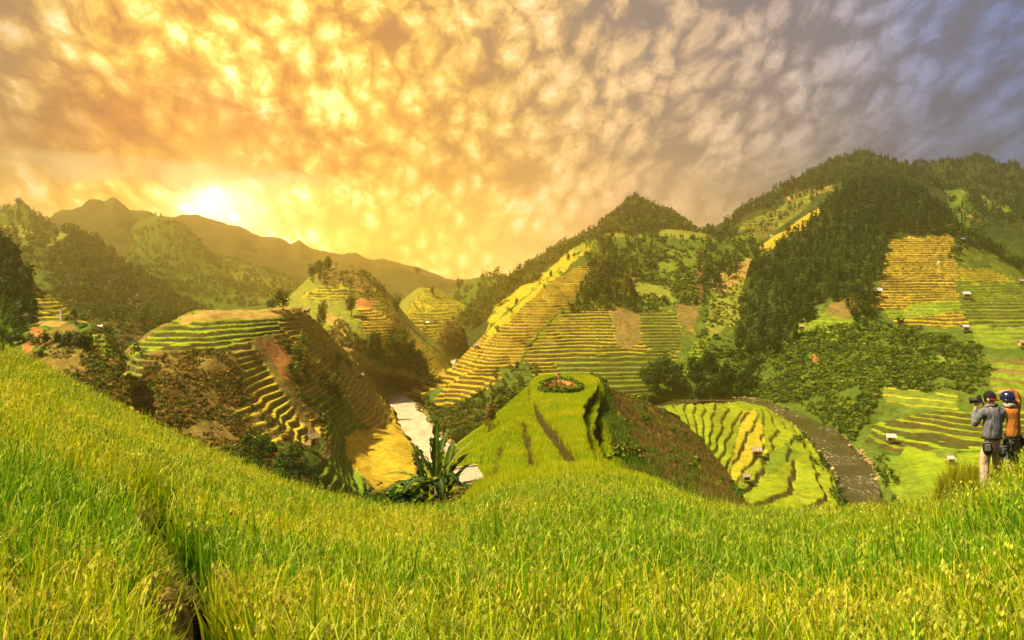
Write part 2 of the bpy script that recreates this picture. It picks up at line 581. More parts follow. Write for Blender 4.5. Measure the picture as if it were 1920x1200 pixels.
H_K7 = hill('hill', [
    [(820, 570, 980), (860, 540, 980), (900, 524, 980), (920, 518, 980), (936, 515, 980), (950, 524, 970), (985, 545, 950), (1040, 580, 930)],
    [(820, 600, 840), (900, 565, 820), (980, 575, 820), (1040, 600, 820)],
    [(820, 625, 750), (930, 625, 740), (1040, 625, 740)]], 'bush', back=120)
H_K2A = hill('hill', [
    [(-220, 380, 1176), (-60, 405, 1176), (0, 398, 1176), (20, 392, 1176), (38, 384, 1176), (56, 396, 1164), (75, 412, 1143), (110, 440, 1134), (160, 480, 1113)],
    [(-220, 480, 873), (0, 440, 873), (60, 450, 855), (120, 490, 837), (200, 540, 819)],
    [(-220, 600, 592), (0, 580, 592), (200, 610, 592)]], 'bush',
    zones=[([(5, 420), (45, 418), (70, 440), (45, 460), (10, 450)], 'pasture', 0), ([(0, 430), (14, 430), (40, 470), (0, 470)], 'pasture', 2.0)], back=90)
H_K2B = hill('hill', [
    [(40, 470, 935), (70, 440, 945), (95, 426, 957), (132, 420, 957), (150, 432, 945), (185, 455, 935), (230, 490, 901), (285, 528, 870), (345, 562, 848), (400, 590, 826), (440, 615, 804)],
    [(40, 530, 750), (110, 500, 740), (180, 520, 730), (260, 560, 709), (340, 590, 690), (420, 625, 669)],
    [(40, 610, 520), (120, 600, 512), (220, 600, 504), (330, 625, 487), (420, 645, 478)],
    [(40, 690, 288), (200, 690, 288), (420, 710, 288)]], 'wood',
    zones=[([(120, 425), (135, 428), (95, 470), (70, 495), (65, 480)], 'pasture', 0),
           ([(165, 555), (180, 528), (200, 545), (190, 585), (162, 590)], 'ripe', 1.7),
           ([(215, 570), (235, 600), (200, 620), (180, 612)], 'pasture', 1.6)], back=80)
H_K1 = hill('hill', [
    [(-260, 430, 280), (-60, 440, 270), (0, 462, 270), (22, 478, 268), (45, 505, 265), (75, 540, 258), (105, 562, 250), (140, 588, 240), (180, 615, 230), (215, 640, 220)],
    [(-260, 520, 230), (-40, 530, 225), (20, 550, 225), (60, 572, 220), (110, 590, 212), (200, 655, 195)],
    [(-260, 610, 190), (0, 606, 190), (60, 606, 188), (130, 606, 182), (170, 612, 176), (240, 690, 165)],
    [(-260, 650, 178), (0, 640, 178), (50, 640, 176), (110, 640, 172), (160, 650, 168), (235, 720, 155)],
    [(-260, 760, 150), (0, 760, 150), (150, 770, 145), (250, 800, 140)]], 'bush',
    zones=[([(30, 485), (50, 510), (115, 565), (135, 595), (70, 595), (65, 560), (50, 540)], 'ripe', 1.25, 'bank'),
           ([(60, 600), (180, 600), (188, 608), (60, 609)], 'dry', 0),
           ([(75, 616), (140, 616), (170, 645), (160, 655), (70, 655)], 'scrub', 0),
           ([(62, 610), (78, 614), (70, 650), (40, 680), (45, 645)], 'earth', 0),
           ([(180, 605), (235, 640), (215, 690), (175, 660)], 'pasture', 1.0, 'grass'),
           ([(60, 660), (165, 655), (240, 690), (260, 800), (0, 800), (0, 690)], 'scrub', 0),
           ([(170, 640), (235, 690), (255, 780), (215, 740)], 'ripe', 1.3, 'bank')], back=60)

# ------------------------------------------------------------------ right-hand mountains
H_J = hill('mountain', [
    [(1600, 346, 1170), (1680, 326, 1170), (1705, 323, 1170), (1722, 313, 1170), (1745, 317, 1170), (1785, 310, 1170), (1800, 313, 1170), (1832, 301, 1170), (1852, 308, 1170),
     (1880, 319, 1170), (1895, 312, 1170), (1925, 327, 1154), (2000, 321, 1131), (2200, 341, 1092)],
    [(1600, 400, 936), (1760, 370, 897), (1860, 380, 858), (1940, 400, 842), (2200, 420, 819)],
    [(1600, 520, 624), (1800, 500, 608), (2200, 540, 585)]], 'wood',
    zones=[([(1820, 365), (1880, 375), (1900, 400), (1840, 395)], 'grass', 0)], back=250)
H_I2 = hill('hill', [
    [(1290, 455, 800), (1318, 434, 810), (1350, 420, 820), (1380, 404, 830), (1420, 380, 850), (1470, 350, 880), (1500, 335, 900), (1530, 323, 930), (1560, 308, 950), (1590, 296, 960), (1612, 290, 960), (1640, 293, 960),
     (1670, 302, 950), (1710, 320, 930), (1760, 345, 900), (1800, 365, 880)],
    [(1300, 465, 760), (1400, 430, 770), (1480, 390, 780), (1560, 350, 800), (1650, 340, 800), (1800, 400, 780)],
    [(1300, 520, 650), (1440, 490, 640), (1560, 440, 650), (1800, 460, 650)]], 'wood',
    zones=[([(1470, 372), (1500, 360), (1555, 345), (1560, 356), (1480, 386)], 'dry', 2.5),
           ([(1390, 425), (1420, 412), (1440, 425), (1400, 445)], 'pasture', 2.5),
           ([(1355, 450), (1400, 430), (1440, 435), (1430, 460), (1370, 460)], 'green', 2.5),
           ([(1380, 430), (1470, 380), (1530, 355), (1510, 395), (1430, 445)], 'pasture', 3.0)], back=120)
H_J2 = hill('hill', [
    [(1720, 375, 860), (1760, 362, 860), (1800, 358, 850), (1830, 372, 830), (1855, 400, 800), (1885, 425, 770), (1920, 455, 740), (1990, 500, 720), (2200, 560, 700)],
    [(1720, 420, 740), (1800, 410, 720), (1880, 460, 680), (1960, 510, 650), (2200, 600, 620)],
    [(1720, 520, 600), (1900, 540, 580), (2200, 640, 560)]], 'bush',
    zones=[([(1770, 362), (1808, 358), (1805, 378), (1775, 378)], 'green', 2.0), ([(1800, 392), (1850, 415), (1895, 440), (1890, 446), (1810, 408)], 'dry', 0)], back=80)
# centre peak and its grassy shoulder
H_H2 = hill('hill', [
    [(850, 600, 680), (905, 562, 700), (945, 530, 730), (985, 505, 770), (1040, 466, 820), (1080, 446, 850), (1110, 436, 870), (1135, 416, 890), (1162, 396, 900), (1188, 374, 905), (1205, 380, 905), (1230, 391, 900),
     (1255, 400, 890), (1275, 413, 880), (1295, 430, 860), (1310, 437, 850), (1340, 450, 840), (1420, 470, 830)],
    [(870, 620, 600), (930, 570, 630), (1000, 520, 680), (1060, 480, 720), (1115, 446, 760), (1160, 438, 770), (1230, 434, 780), (1310, 440, 780), (1420, 470, 780)],
    [(880, 660, 540), (960, 600, 560), (1100, 520, 620), (1300, 490, 650), (1420, 490, 650)]], 'wood',
    zones=[([(1110, 436), (1240, 428), (1330, 438), (1420, 455), (1420, 500), (1080, 500), (1060, 480)], 'pasture', 0),
           ([(930, 570), (1010, 520), (1060, 480), (1080, 470), (1060, 510), (960, 600), (900, 640)], 'ripe', 0)], back=110)
# terraced slope across the river
H_H1 = hill('hill', [
    [(745, 738, 395), (790, 720, 402), (835, 693, 415), (880, 655, 440), (920, 612, 470), (960, 573, 505), (1000, 543, 540), (1040, 508, 580), (1075, 480, 615), (1100, 462, 640), (1130, 450, 660), (1200, 446, 680), (1300, 450, 690), (1400, 458, 690), (1480, 450, 690)],
    [(790, 748, 370), (850, 716, 385), (905, 680, 400), (960, 635, 430), (1010, 590, 470), (1060, 530, 540), (1110, 500, 580), (1200, 505, 585), (1300, 510, 590), (1400, 505, 600), (1480, 500, 600)],
    [(800, 765, 345), (860, 740, 360), (920, 706, 380), (980, 660, 412), (1030, 610, 455), (1080, 572, 500), (1180, 572, 500), (1300, 577, 500), (1400, 575, 500), (1480, 570, 500)],
    [(815, 790, 312), (865, 768, 330), (930, 735, 352), (1000, 692, 390), (1060, 665, 415), (1150, 660, 420), (1270, 655, 425), (1330, 665, 415), (1400, 665, 415), (1480, 660, 420)],
    [(835, 826, 273), (880, 805, 294), (940, 790, 305), (1000, 760, 345), (1100, 752, 362), (1200, 748, 370), (1320, 746, 375), (1400, 744, 380), (1480, 744, 382)],
    [(850, 850, 262), (910, 830, 280), (1000, 790, 330), (1200, 760, 375), (1400, 752, 392), (1480, 752, 392)]], 'bush',
    zones=[([(1110, 440), (1420, 440), (1420, 570), (1080, 575), (1075, 500)], 'bush', 0),
           ([(1175, 515), (1310, 560), (1305, 570), (1180, 565)], 'grass', 0),
           ([(1240, 465), (1310, 465), (1308, 530), (1230, 520)], 'grass', 0),
           ([(1180, 520), (1240, 540), (1300, 528), (1308, 562), (1190, 560)], 'pasture', 0),
           ([(1306, 468), (1315, 468), (1318, 560), (1308, 590)], 'redsoil', 0),
           ([(735, 745), (880, 650), (1000, 540), (1100, 490), (1118, 497), (1075, 565), (1040, 590), (985, 650), (975, 680), (900, 740), (835, 765), (815, 752), (840, 725), (790, 742)], 'gold', 1.6, 'bank'),
           ([(920, 612), (1000, 543), (1075, 478), (1108, 458), (1112, 462), (1040, 520), (930, 618), (905, 650)], 'ripe', 0),
           ([(1045, 592), (1075, 572), (1240, 575), (1275, 590), (1280, 640), (1265, 690), (1200, 745), (1000, 760), (985, 700), (985, 655)], 'ripe', 1.75, 'bank'),
           ([(1140, 572), (1195, 574), (1205, 640), (1160, 645)], 'corn', 0),
           ([(1195, 576), (1270, 585), (1280, 640), (1265, 665), (1208, 645)], 'green', 1.75, 'bank'),
           ([(1262, 572), (1312, 575), (1300, 625), (1280, 610)], 'corn', 0),
           ([(1040, 680), (1260, 650), (1262, 700), (1220, 745), (1080, 745)], 'green', 1.9, 'bank'),
           ([(850, 770), (920, 740), (990, 690), (1000, 740), (960, 770), (900, 800), (850, 800)], 'green', 2.3, 'bush'),
           ([(940, 690), (990, 685), (1000, 710), (940, 725)], 'bush', 0),
           ([(1330, 520), (1400, 485), (1425, 490), (1400, 530), (1340, 545)], 'dry', 0),
           ([(1330, 560), (1400, 520), (1425, 520), (1400, 590), (1320, 640)], 'pasture', 0),
           ([(1300, 640), (1325, 620), (1335, 650), (1310, 710), (1275, 700)], 'lime', 1.9, 'grass'),
           ([(735, 720), (760, 728), (800, 770), (850, 835), (858, 850), (835, 850), (800, 800), (765, 755)], 'earth', 0),
           ([(835, 740), (880, 700), (920, 690), (900, 730), (860, 765), (840, 775)], 'gold', 1.6, 'bank')], back=70, du=2.0, dv=0.7)
# big wooded hill on the right with terraced fields
H_I1 = hill('hill', [
    [(1395, 530, 575), (1408, 495, 588), (1424, 468, 600), (1450, 448, 615), (1500, 412, 640), (1550, 382, 655), (1580, 366, 660), (1610, 357, 662), (1640, 353, 662), (1700, 362, 658), (1740, 380, 650), (1765, 402, 645),
     (1795, 430, 640), (1825, 455, 635), (1870, 475, 620), (1920, 505, 610), (2000, 545, 590), (2200, 600, 560)],
    [(1388, 600, 490), (1418, 550, 512), (1455, 508, 530), (1520, 470, 545), (1600, 448, 550), (1680, 444, 545), (1740, 445, 540), (1800, 455, 540), (1850, 485, 530), (1920, 525, 515), (2000, 560, 500), (2200, 620, 480)],
    [(1362, 670, 428), (1405, 638, 435), (1480, 615, 435), (1560, 600, 430), (1640, 575, 430), (1740, 575, 425), (1830, 590, 415), (1920, 600, 405), (2200, 650, 390)],
    [(1370, 730, 390), (1420, 700, 395), (1500, 690, 380), (1600, 680, 360), (1680, 660, 360), (1760, 660, 350), (1860, 660, 340), (1960, 670, 330), (2200, 700, 310)],
    [(1385, 742, 384), (1440, 735, 375), (1520, 750, 335), (1600, 755, 305), (1650, 735, 300), (1720, 728, 298), (1800, 730, 290), (1900, 735, 280), (2200, 760, 270)],
    [(1400, 750, 378), (1470, 758, 352), (1545, 785, 306), (1600, 815, 276), (1640, 790, 284), (1700, 785, 276), (1780, 785, 268), (1900, 790, 256), (2200, 800, 250)],
    [(1420, 752, 372), (1500, 776, 331), (1565, 805, 294), (1605, 838, 258), (1660, 850, 246), (1740, 855, 240), (1840, 858, 236), (2200, 870, 228)],
    [(1440, 754, 366), (1512, 780, 326), (1577, 812, 288), (1614, 850, 252), (1655, 905, 213), (1685, 945, 192), (1780, 955, 185), (2200, 960, 180)],
    [(1440, 758, 368), (1512, 786, 328), (1572, 820, 288), (1606, 860, 253), (1646, 915, 214), (1675, 985, 182), (1780, 995, 175), (2200, 1000, 170)]], 'bush',
    zones=[([(1330, 560), (1420, 440), (1560, 350), (1640, 315), (1770, 360), (1850, 450), (2200, 560), (2200, 600), (1920, 510), (1800, 450), (1670, 445), (1650, 500), (1620, 580), (1560, 560), (1500, 600), (1450, 650), (1340, 690)], 'wood', 0),
           ([(1420, 700), (1500, 620), (1640, 590), (1830, 645), (1860, 720), (1650, 730), (1600, 830), (1500, 770), (1400, 745)], 'bush', 0),
           ([(1418, 462), (1425, 440), (1550, 345), (1572, 368), (1510, 420), (1430, 475)], 'gold', 0),
           ([(1668, 452), (1700, 444), (1780, 444), (1792, 460), (1794, 530), (1800, 585), (1820, 612), (1700, 612), (1640, 575), (1650, 520)], 'gold', 1.75, 'bank'),
           ([(1640, 578), (1795, 566), (1805, 590), (1680, 595)], 'lime', 1.75, 'grass'),
           ([(1796, 455), (1815, 455), (1930, 515), (2200, 590), (2200, 680), (1920, 650), (1830, 645), (1812, 600), (1796, 520)], 'green', 1.75, 'bank'),
           ([(1796, 500), (1850, 500), (1905, 525), (1800, 530)], 'ripe', 1.75, 'bank'),
           ([(1800, 485), (1850, 480), (1860, 498), (1800, 502)], 'bush', 0),
           ([(1820, 612), (1960, 610), (2200, 670), (2200, 700), (1920, 655), (1830, 648)], 'lime', 2.0, 'grass'),
           ([(1500, 600), (1550, 585), (1600, 600), (1570, 640), (1490, 630)], 'lime', 1.8, 'grass'),
           ([(1555, 570), (1610, 555), (1620, 570), (1590, 600), (1550, 590)], 'corn', 0),
           ([(1520, 670), (1545, 655), (1535, 680), (1520, 690)], 'earth', 0),
           ([(1690, 650), (1800, 650), (1810, 690), (1720, 700)], 'grass', 0),
           ([(1850, 672), (2200, 680), (2200, 760), (1860, 735)], 'corn', 2.2, 'green'),
           ([(1655, 722), (1790, 735), (1800, 772), (1720, 762), (1660, 745)], 'ripe', 1.9, 'grass', 0.7),
           ([(1650, 785), (1720, 772), (1850, 770), (2200, 770), (2200, 850), (1700, 850), (1620, 832)], 'lime', 1.5, 'bank', 0.5),
           ([(1690, 850), (1700, 835), (1760, 862), (1850, 850), (2200, 850), (2200, 975), (1780, 970), (1740, 935)], 'lime', 0),
           ([(1660, 850), (1690, 850), (1760, 955), (1700, 960), (1655, 900)], 'green', 0),
           ([(1735, 850), (1800, 850), (1790, 862), (1760, 863)], 'grass', 0)], back=80, dv=1.0)

# ------------------------------------------------------------------ left middle hills
H_G = hill('hill', [
    [(700, 620, 740), (735, 585, 753), (760, 562, 763), (785, 545, 767), (806, 540, 767), (830, 550, 767), (860, 568, 761), (890, 590, 753), (910, 608, 742), (915, 635, 733), (912, 665, 726)],
    [(700, 650, 644), (760, 600, 651), (810, 585, 657), (850, 595, 657), (885, 625, 657), (895, 655, 669)],
    [(700, 680, 531), (780, 645, 554), (830, 650, 577), (870, 665, 612), (890, 678, 628)],
    [(700, 700, 484), (780, 690, 528), (880, 690, 583)]], 'pasture',
    zones=[([(730, 600), (805, 535), (870, 570), (850, 600), (830, 650), (780, 650)], 'ripe', 2.2, 'bank'),
           ([(830, 600), (880, 590), (920, 615), (900, 680), (850, 670), (820, 640)], 'scrub', 0)], back=70)
H_F = hill('hill', [
    [(470, 600, 504), (520, 575, 516), (555, 545, 528), (580, 522, 537), (610, 502, 542), (640, 500, 546), (670, 504, 546), (690, 516, 546), (715, 540, 540), (738, 565, 535), (765, 595, 525), (800, 630, 516), (835, 668, 510), (850, 690, 510)],
    [(480, 625, 431), (545, 580, 448), (600, 545, 459), (660, 540, 464), (705, 555, 464), (735, 582, 461), (775, 630, 459), (815, 665, 459), (840, 692, 461)],
    [(500, 650, 360), (560, 620, 375), (640, 595, 386), (690, 590, 391), (730, 605, 393), (760, 650, 396), (790, 680, 403), (820, 698, 412)],
    [(560, 690, 330), (620, 660, 345), (670, 660, 355), (710, 690, 365), (745, 705, 380), (780, 708, 392), (815, 706, 410)],
    [(560, 740, 330), (640, 730, 345), (710, 725, 380), (760, 718, 410), (815, 714, 430)]], 'pasture',
    zones=[([(590, 500), (690, 500), (735, 565), (650, 540), (590, 535)], 'scrub', 0),
           ([(560, 560), (620, 530), (700, 545), (740, 575), (700, 582), (640, 560)], 'ripe', 2.0, 'bank'),
           ([(665, 560), (700, 565), (700, 580), (668, 580)], 'earth', 0),
           ([(665, 580), (735, 577), (775, 625), (840, 690), (810, 705), (740, 690), (690, 640)], 'gold', 1.5, 'bank'),
           ([(600, 585), (640, 600), (700, 690), (720, 720), (690, 700), (640, 650)], 'dry', 0)], back=60, dv=1.1)
H_E = hill('hill', [
    [(150, 730, 210), (178, 700, 214), (215, 672, 215), (245, 648, 218), (290, 616, 228), (330, 600, 242), (352, 590, 248), (372, 583, 252), (400, 578, 256), (440, 583, 260), (490, 580, 266), (545, 578, 275), (580, 592, 290), (610, 620, 310), (640, 648, 330), (680, 690, 355), (712, 720, 385), (730, 735, 400)],
    [(155, 745, 200), (190, 712, 202), (225, 684, 203), (260, 656, 204), (320, 640, 208), (390, 634, 214), (450, 628, 226), (500, 625, 240), (555, 620, 262), (600, 650, 285), (640, 690, 305), (680, 716, 330), (715, 740, 370), (733, 752, 372)],
    [(165, 760, 190), (210, 740, 186), (270, 672, 194), (330, 664, 196), (390, 660, 200), (450, 680, 206), (500, 700, 218), (560, 680, 240), (610, 700, 262), (650, 726, 282), (690, 740, 312), (725, 760, 345), (738, 775, 340)],
    [(175, 790, 170), (240, 770, 165), (310, 770, 163), (380, 770, 168), (440, 770, 178), (520, 775, 192), (575, 780, 212), (620, 770, 236), (660, 770, 262), (705, 785, 285), (740, 795, 300), (752, 805, 292)],
    [(190, 850, 140), (260, 830, 142), (340, 830, 146), (420, 830, 152), (490, 840, 160), (560, 838, 176), (610, 820, 204), (640, 808, 235), (680, 803, 268), (730, 803, 285), (760, 815, 280)],
    [(220, 940, 115), (330, 900, 122), (430, 890, 128), (520, 890, 138), (580, 890, 158), (625, 880, 182), (650, 860, 216), (690, 850, 240), (740, 850, 240), (780, 850, 246)],
    [(260, 1010, 100), (400, 980, 108), (500, 960, 118), (580, 950, 138), (640, 940, 168), (690, 930, 190), (740, 915, 205), (790, 905, 214)]], 'scrub',
    zones=[([(500, 600), (580, 588), (650, 650), (735, 735), (755, 805), (600, 830), (560, 745)], 'gold', 1.7, 'corn'),
           ([(160, 700), (260, 650), (300, 680), (250, 720), (180, 760)], 'pasture', 1.4, 'bank'),
           ([(240, 650), (330, 598), (400, 576), (470, 582), (545, 576), (560, 610), (450, 640), (450, 655), (260, 664)], 'lime', 1.3, 'bank'),
           ([(335, 600), (400, 576), (480, 578), (545, 576), (550, 592), (420, 596), (340, 606)], 'dry', 0),
           ([(430, 640), (470, 640), (520, 720), (575, 800), (570, 830), (520, 835), (470, 830), (440, 760), (460, 700)], 'ripe', 1.7, 'corn'),
           ([(485, 640), (530, 650), (575, 715), (560, 730), (525, 705)], 'earth', 0),
           ([(520, 600), (580, 590), (640, 660), (610, 680), (560, 650)], 'gold', 1.6, 'corn'),
           ([(612, 625), (640, 645), (690, 690), (690, 710), (640, 700)], 'gold', 1.7, 'corn'),
           ([(655, 700), (700, 700), (735, 760), (745, 800), (690, 800), (660, 760)], 'gold', 1.7, 'corn'),
           ([(690, 690), (712, 715), (733, 740), (730, 750), (705, 725)], 'earth', 0),
           ([(570, 745), (650, 735), (660, 770), (690, 800), (650, 815), (605, 800)], 'green', 2.2, 'bush'),
           ([(615, 790), (640, 800), (650, 850), (680, 890), (690, 930), (600, 950), (570, 930), (585, 880), (630, 850)], 'green', 2.0, 'bush'),
           ([(645, 815), (700, 803), (755, 810), (775, 835), (780, 905), (700, 915), (670, 880), (650, 850)], 'gold', 0),
           ([(500, 830), (580, 835), (610, 800), (600, 870), (540, 900)], 'bush', 0)], back=60, dv=1.0)

# ------------------------------------------------------------------ paddies by the river, right of the knoll
H_C = hill('rice_terrace', [
    [(1225, 760, 255), (1262, 772, 250), (1300, 805, 228), (1330, 850, 210), (1355, 900, 192), (1378, 955, 174), (1390, 1000, 162)],
    [(1275, 758, 275), (1310, 778, 262), (1350, 808, 244), (1385, 850, 222), (1405, 900, 197), (1420, 955, 176), (1430, 1000, 162)],
    [(1330, 755, 295), (1370, 772, 284), (1420, 805, 262), (1465, 850, 231), (1490, 900, 202), (1495, 955, 178), (1495, 1000, 163)],
    [(1375, 753, 318), (1425, 766, 306), (1470, 795, 283), (1510, 840, 246), (1545, 890, 212), (1556, 940, 186), (1560, 1000, 164)],
    [(1385, 752, 345), (1438, 765, 330), (1485, 795, 295), (1527, 840, 253), (1562, 890, 217), (1576, 945, 189), (1580, 1000, 166)],
    [(1390, 756, 350), (1445, 772, 330), (1490, 803, 293), (1533, 850, 250), (1568, 900, 214), (1584, 955, 187), (1588, 1010, 165)]], 'grass',
    zones=[([(1240, 760), (1400, 750), (1450, 768), (1500, 800), (1530, 840), (1562, 890), (1572, 1000), (1380, 1000), (1345, 890), (1310, 820)], 'paddy', 1.05, 'bank'),
           ([(1390, 770), (1420, 765), (1440, 850), (1400, 880), (1360, 930)], 'ripe', 1.05, 'bank'),
           ([(1420, 855), (1480, 830), (1500, 850), (1440, 890)], 'green', 1.05, 'bank')], back=40, du=2.0, dv=0.8, rough=0.3, rf=0.16, jit=0.15)


# ------------------------------------------------------------------ river
def river():
    def band(L, Rr, n):
        L = to_world([(x, y, F * 60 / (y - HY)) for x, y in L]); Rr = to_world([(x, y, F * 60 / (y - HY)) for x, y in Rr])
        q = np.linspace(0, 1, n)
        A = pchip(np.linspace(0, 1, len(L)), L, q); B = pchip(np.linspace(0, 1, len(Rr)), Rr, q)
        s = np.linspace(0, 1, 14)[None, :, None]
        return A[:, None] * (1 - s) + B[:, None] * s
    P = band([(900, 650), (846, 655), (830, 680), (800, 697), (760, 708), (728, 722), (725, 745), (738, 780), (755, 812), (778, 838), (800, 860), (850, 900), (990, 930), (1150, 850), (1250, 770), (1330, 752), (1395, 756), (1450, 775), (1495, 805), (1533, 848), (1560, 885), (1576, 945), (1580, 1040)],
             [(900, 652), (862, 660), (852, 682), (830, 703), (790, 717), (752, 730), (765, 745), (792, 772), (812, 800), (838, 828), (870, 850), (930, 860), (1040, 850), (1150, 800), (1260, 750), (1330, 746), (1430, 750), (1508, 775), (1570, 805), (1604, 840), (1642, 890), (1675, 945), (1720, 1040)], 400)
    ed = np.linspace(-1, 1, P.shape[1])[None, :, None] ** 3
    along = np.arange(P.shape[0])[:, None]
    jit = np.stack([fbm(along / 9.0, ed[..., 0] + 5, 3, 81) - .5, fbm(along / 9.0, ed[..., 0] + 9, 3, 82) - .5, 0 * along * ed[..., 0]], -1)
    P = P + jit * np.abs(ed) * 7.0
    P[..., 2] = -60.0
    n, mm = P.shape[:2]
    P[..., 2] += 0.10 * (fbm(P[..., 0] / 2.0, P[..., 1] / 2.0, 3, 2) - .5)
    idx = np.arange(n * mm).reshape(n, mm)
    q4 = np.stack([idx[:-1, :-1], idx[1:, :-1], idx[1:, 1:], idx[:-1, 1:]], -1).reshape(-1, 4)
    m = bpy.data.materials.new('river_water'); m.use_nodes = True
    t = m.node_tree; g = G(t); b = t.nodes['Principled BSDF']
    geo = g.node('ShaderNodeNewGeometry')
    mp = g.node('ShaderNodeMapping'); mp.inputs['Scale'].default_value = (1, 0.35, 1)
    t.links.new(geo.outputs['Position'], mp.inputs['Vector'])
    n1 = g.noise(mp.outputs[0], 0.9, 8.0, 0.75, 0.4)
    n2 = g.noise(geo.outputs['Position'], 0.05, 3.0, 0.5)
    n3 = g.noise(mp.outputs[0], 0.22, 6.0, 0.62, 1.2)
    foam_sheen = g.m('MULTIPLY', g.ramp(n1, [(0.55, 0.0), (0.65, 1.0)]), g.ramp(n2, [(0.48, 0.03), (0.58, 0.95)]))
    sx = g.node('ShaderNodeSeparateXYZ'); t.links.new(geo.outputs['Position'], sx.inputs[0])
    silt_sheen = g.ramp(g.m('MULTIPLY_ADD', sx.outputs[0], -0.02, 0.3), [(0.0, 0.0), (1.0, 1.0)])  # pale silt that also paints the sky's reflection into the left reach
    foam_sheen = g.m('ADD', foam_sheen, g.m('MULTIPLY', silt_sheen, g.ramp(n3, [(0.30, 0.55), (0.62, 1.0)])), clamp=True)  # riffle foam plus the painted sky sheen
    t.links.new(g.mix(foam_sheen, g.ramp(n2, [(0.3, (0.040, 0.036, 0.012)), (0.7, (0.075, 0.06, 0.022))]), g.mix(silt_sheen, (0.62, 0.60, 0.54), (0.56, 0.46, 0.31))), b.inputs['Base Color'])
    b.inputs['Specular IOR Level'].default_value = 0.15
    t.links.new(g.ramp(foam_sheen, [(0, 0.10), (1, 0.6)]), b.inputs['Roughness'])
    bp = g.node('ShaderNodeBump'); bp.inputs['Strength'].default_value = 0.7; bp.inputs['Distance'].default_value = 0.22
    t.links.new(n1, bp.inputs['Height']); t.links.new(bp.outputs[0], b.inputs['Normal'])
    tag(mesh_np('river', P, q4, None, m), kind='structure')


river()

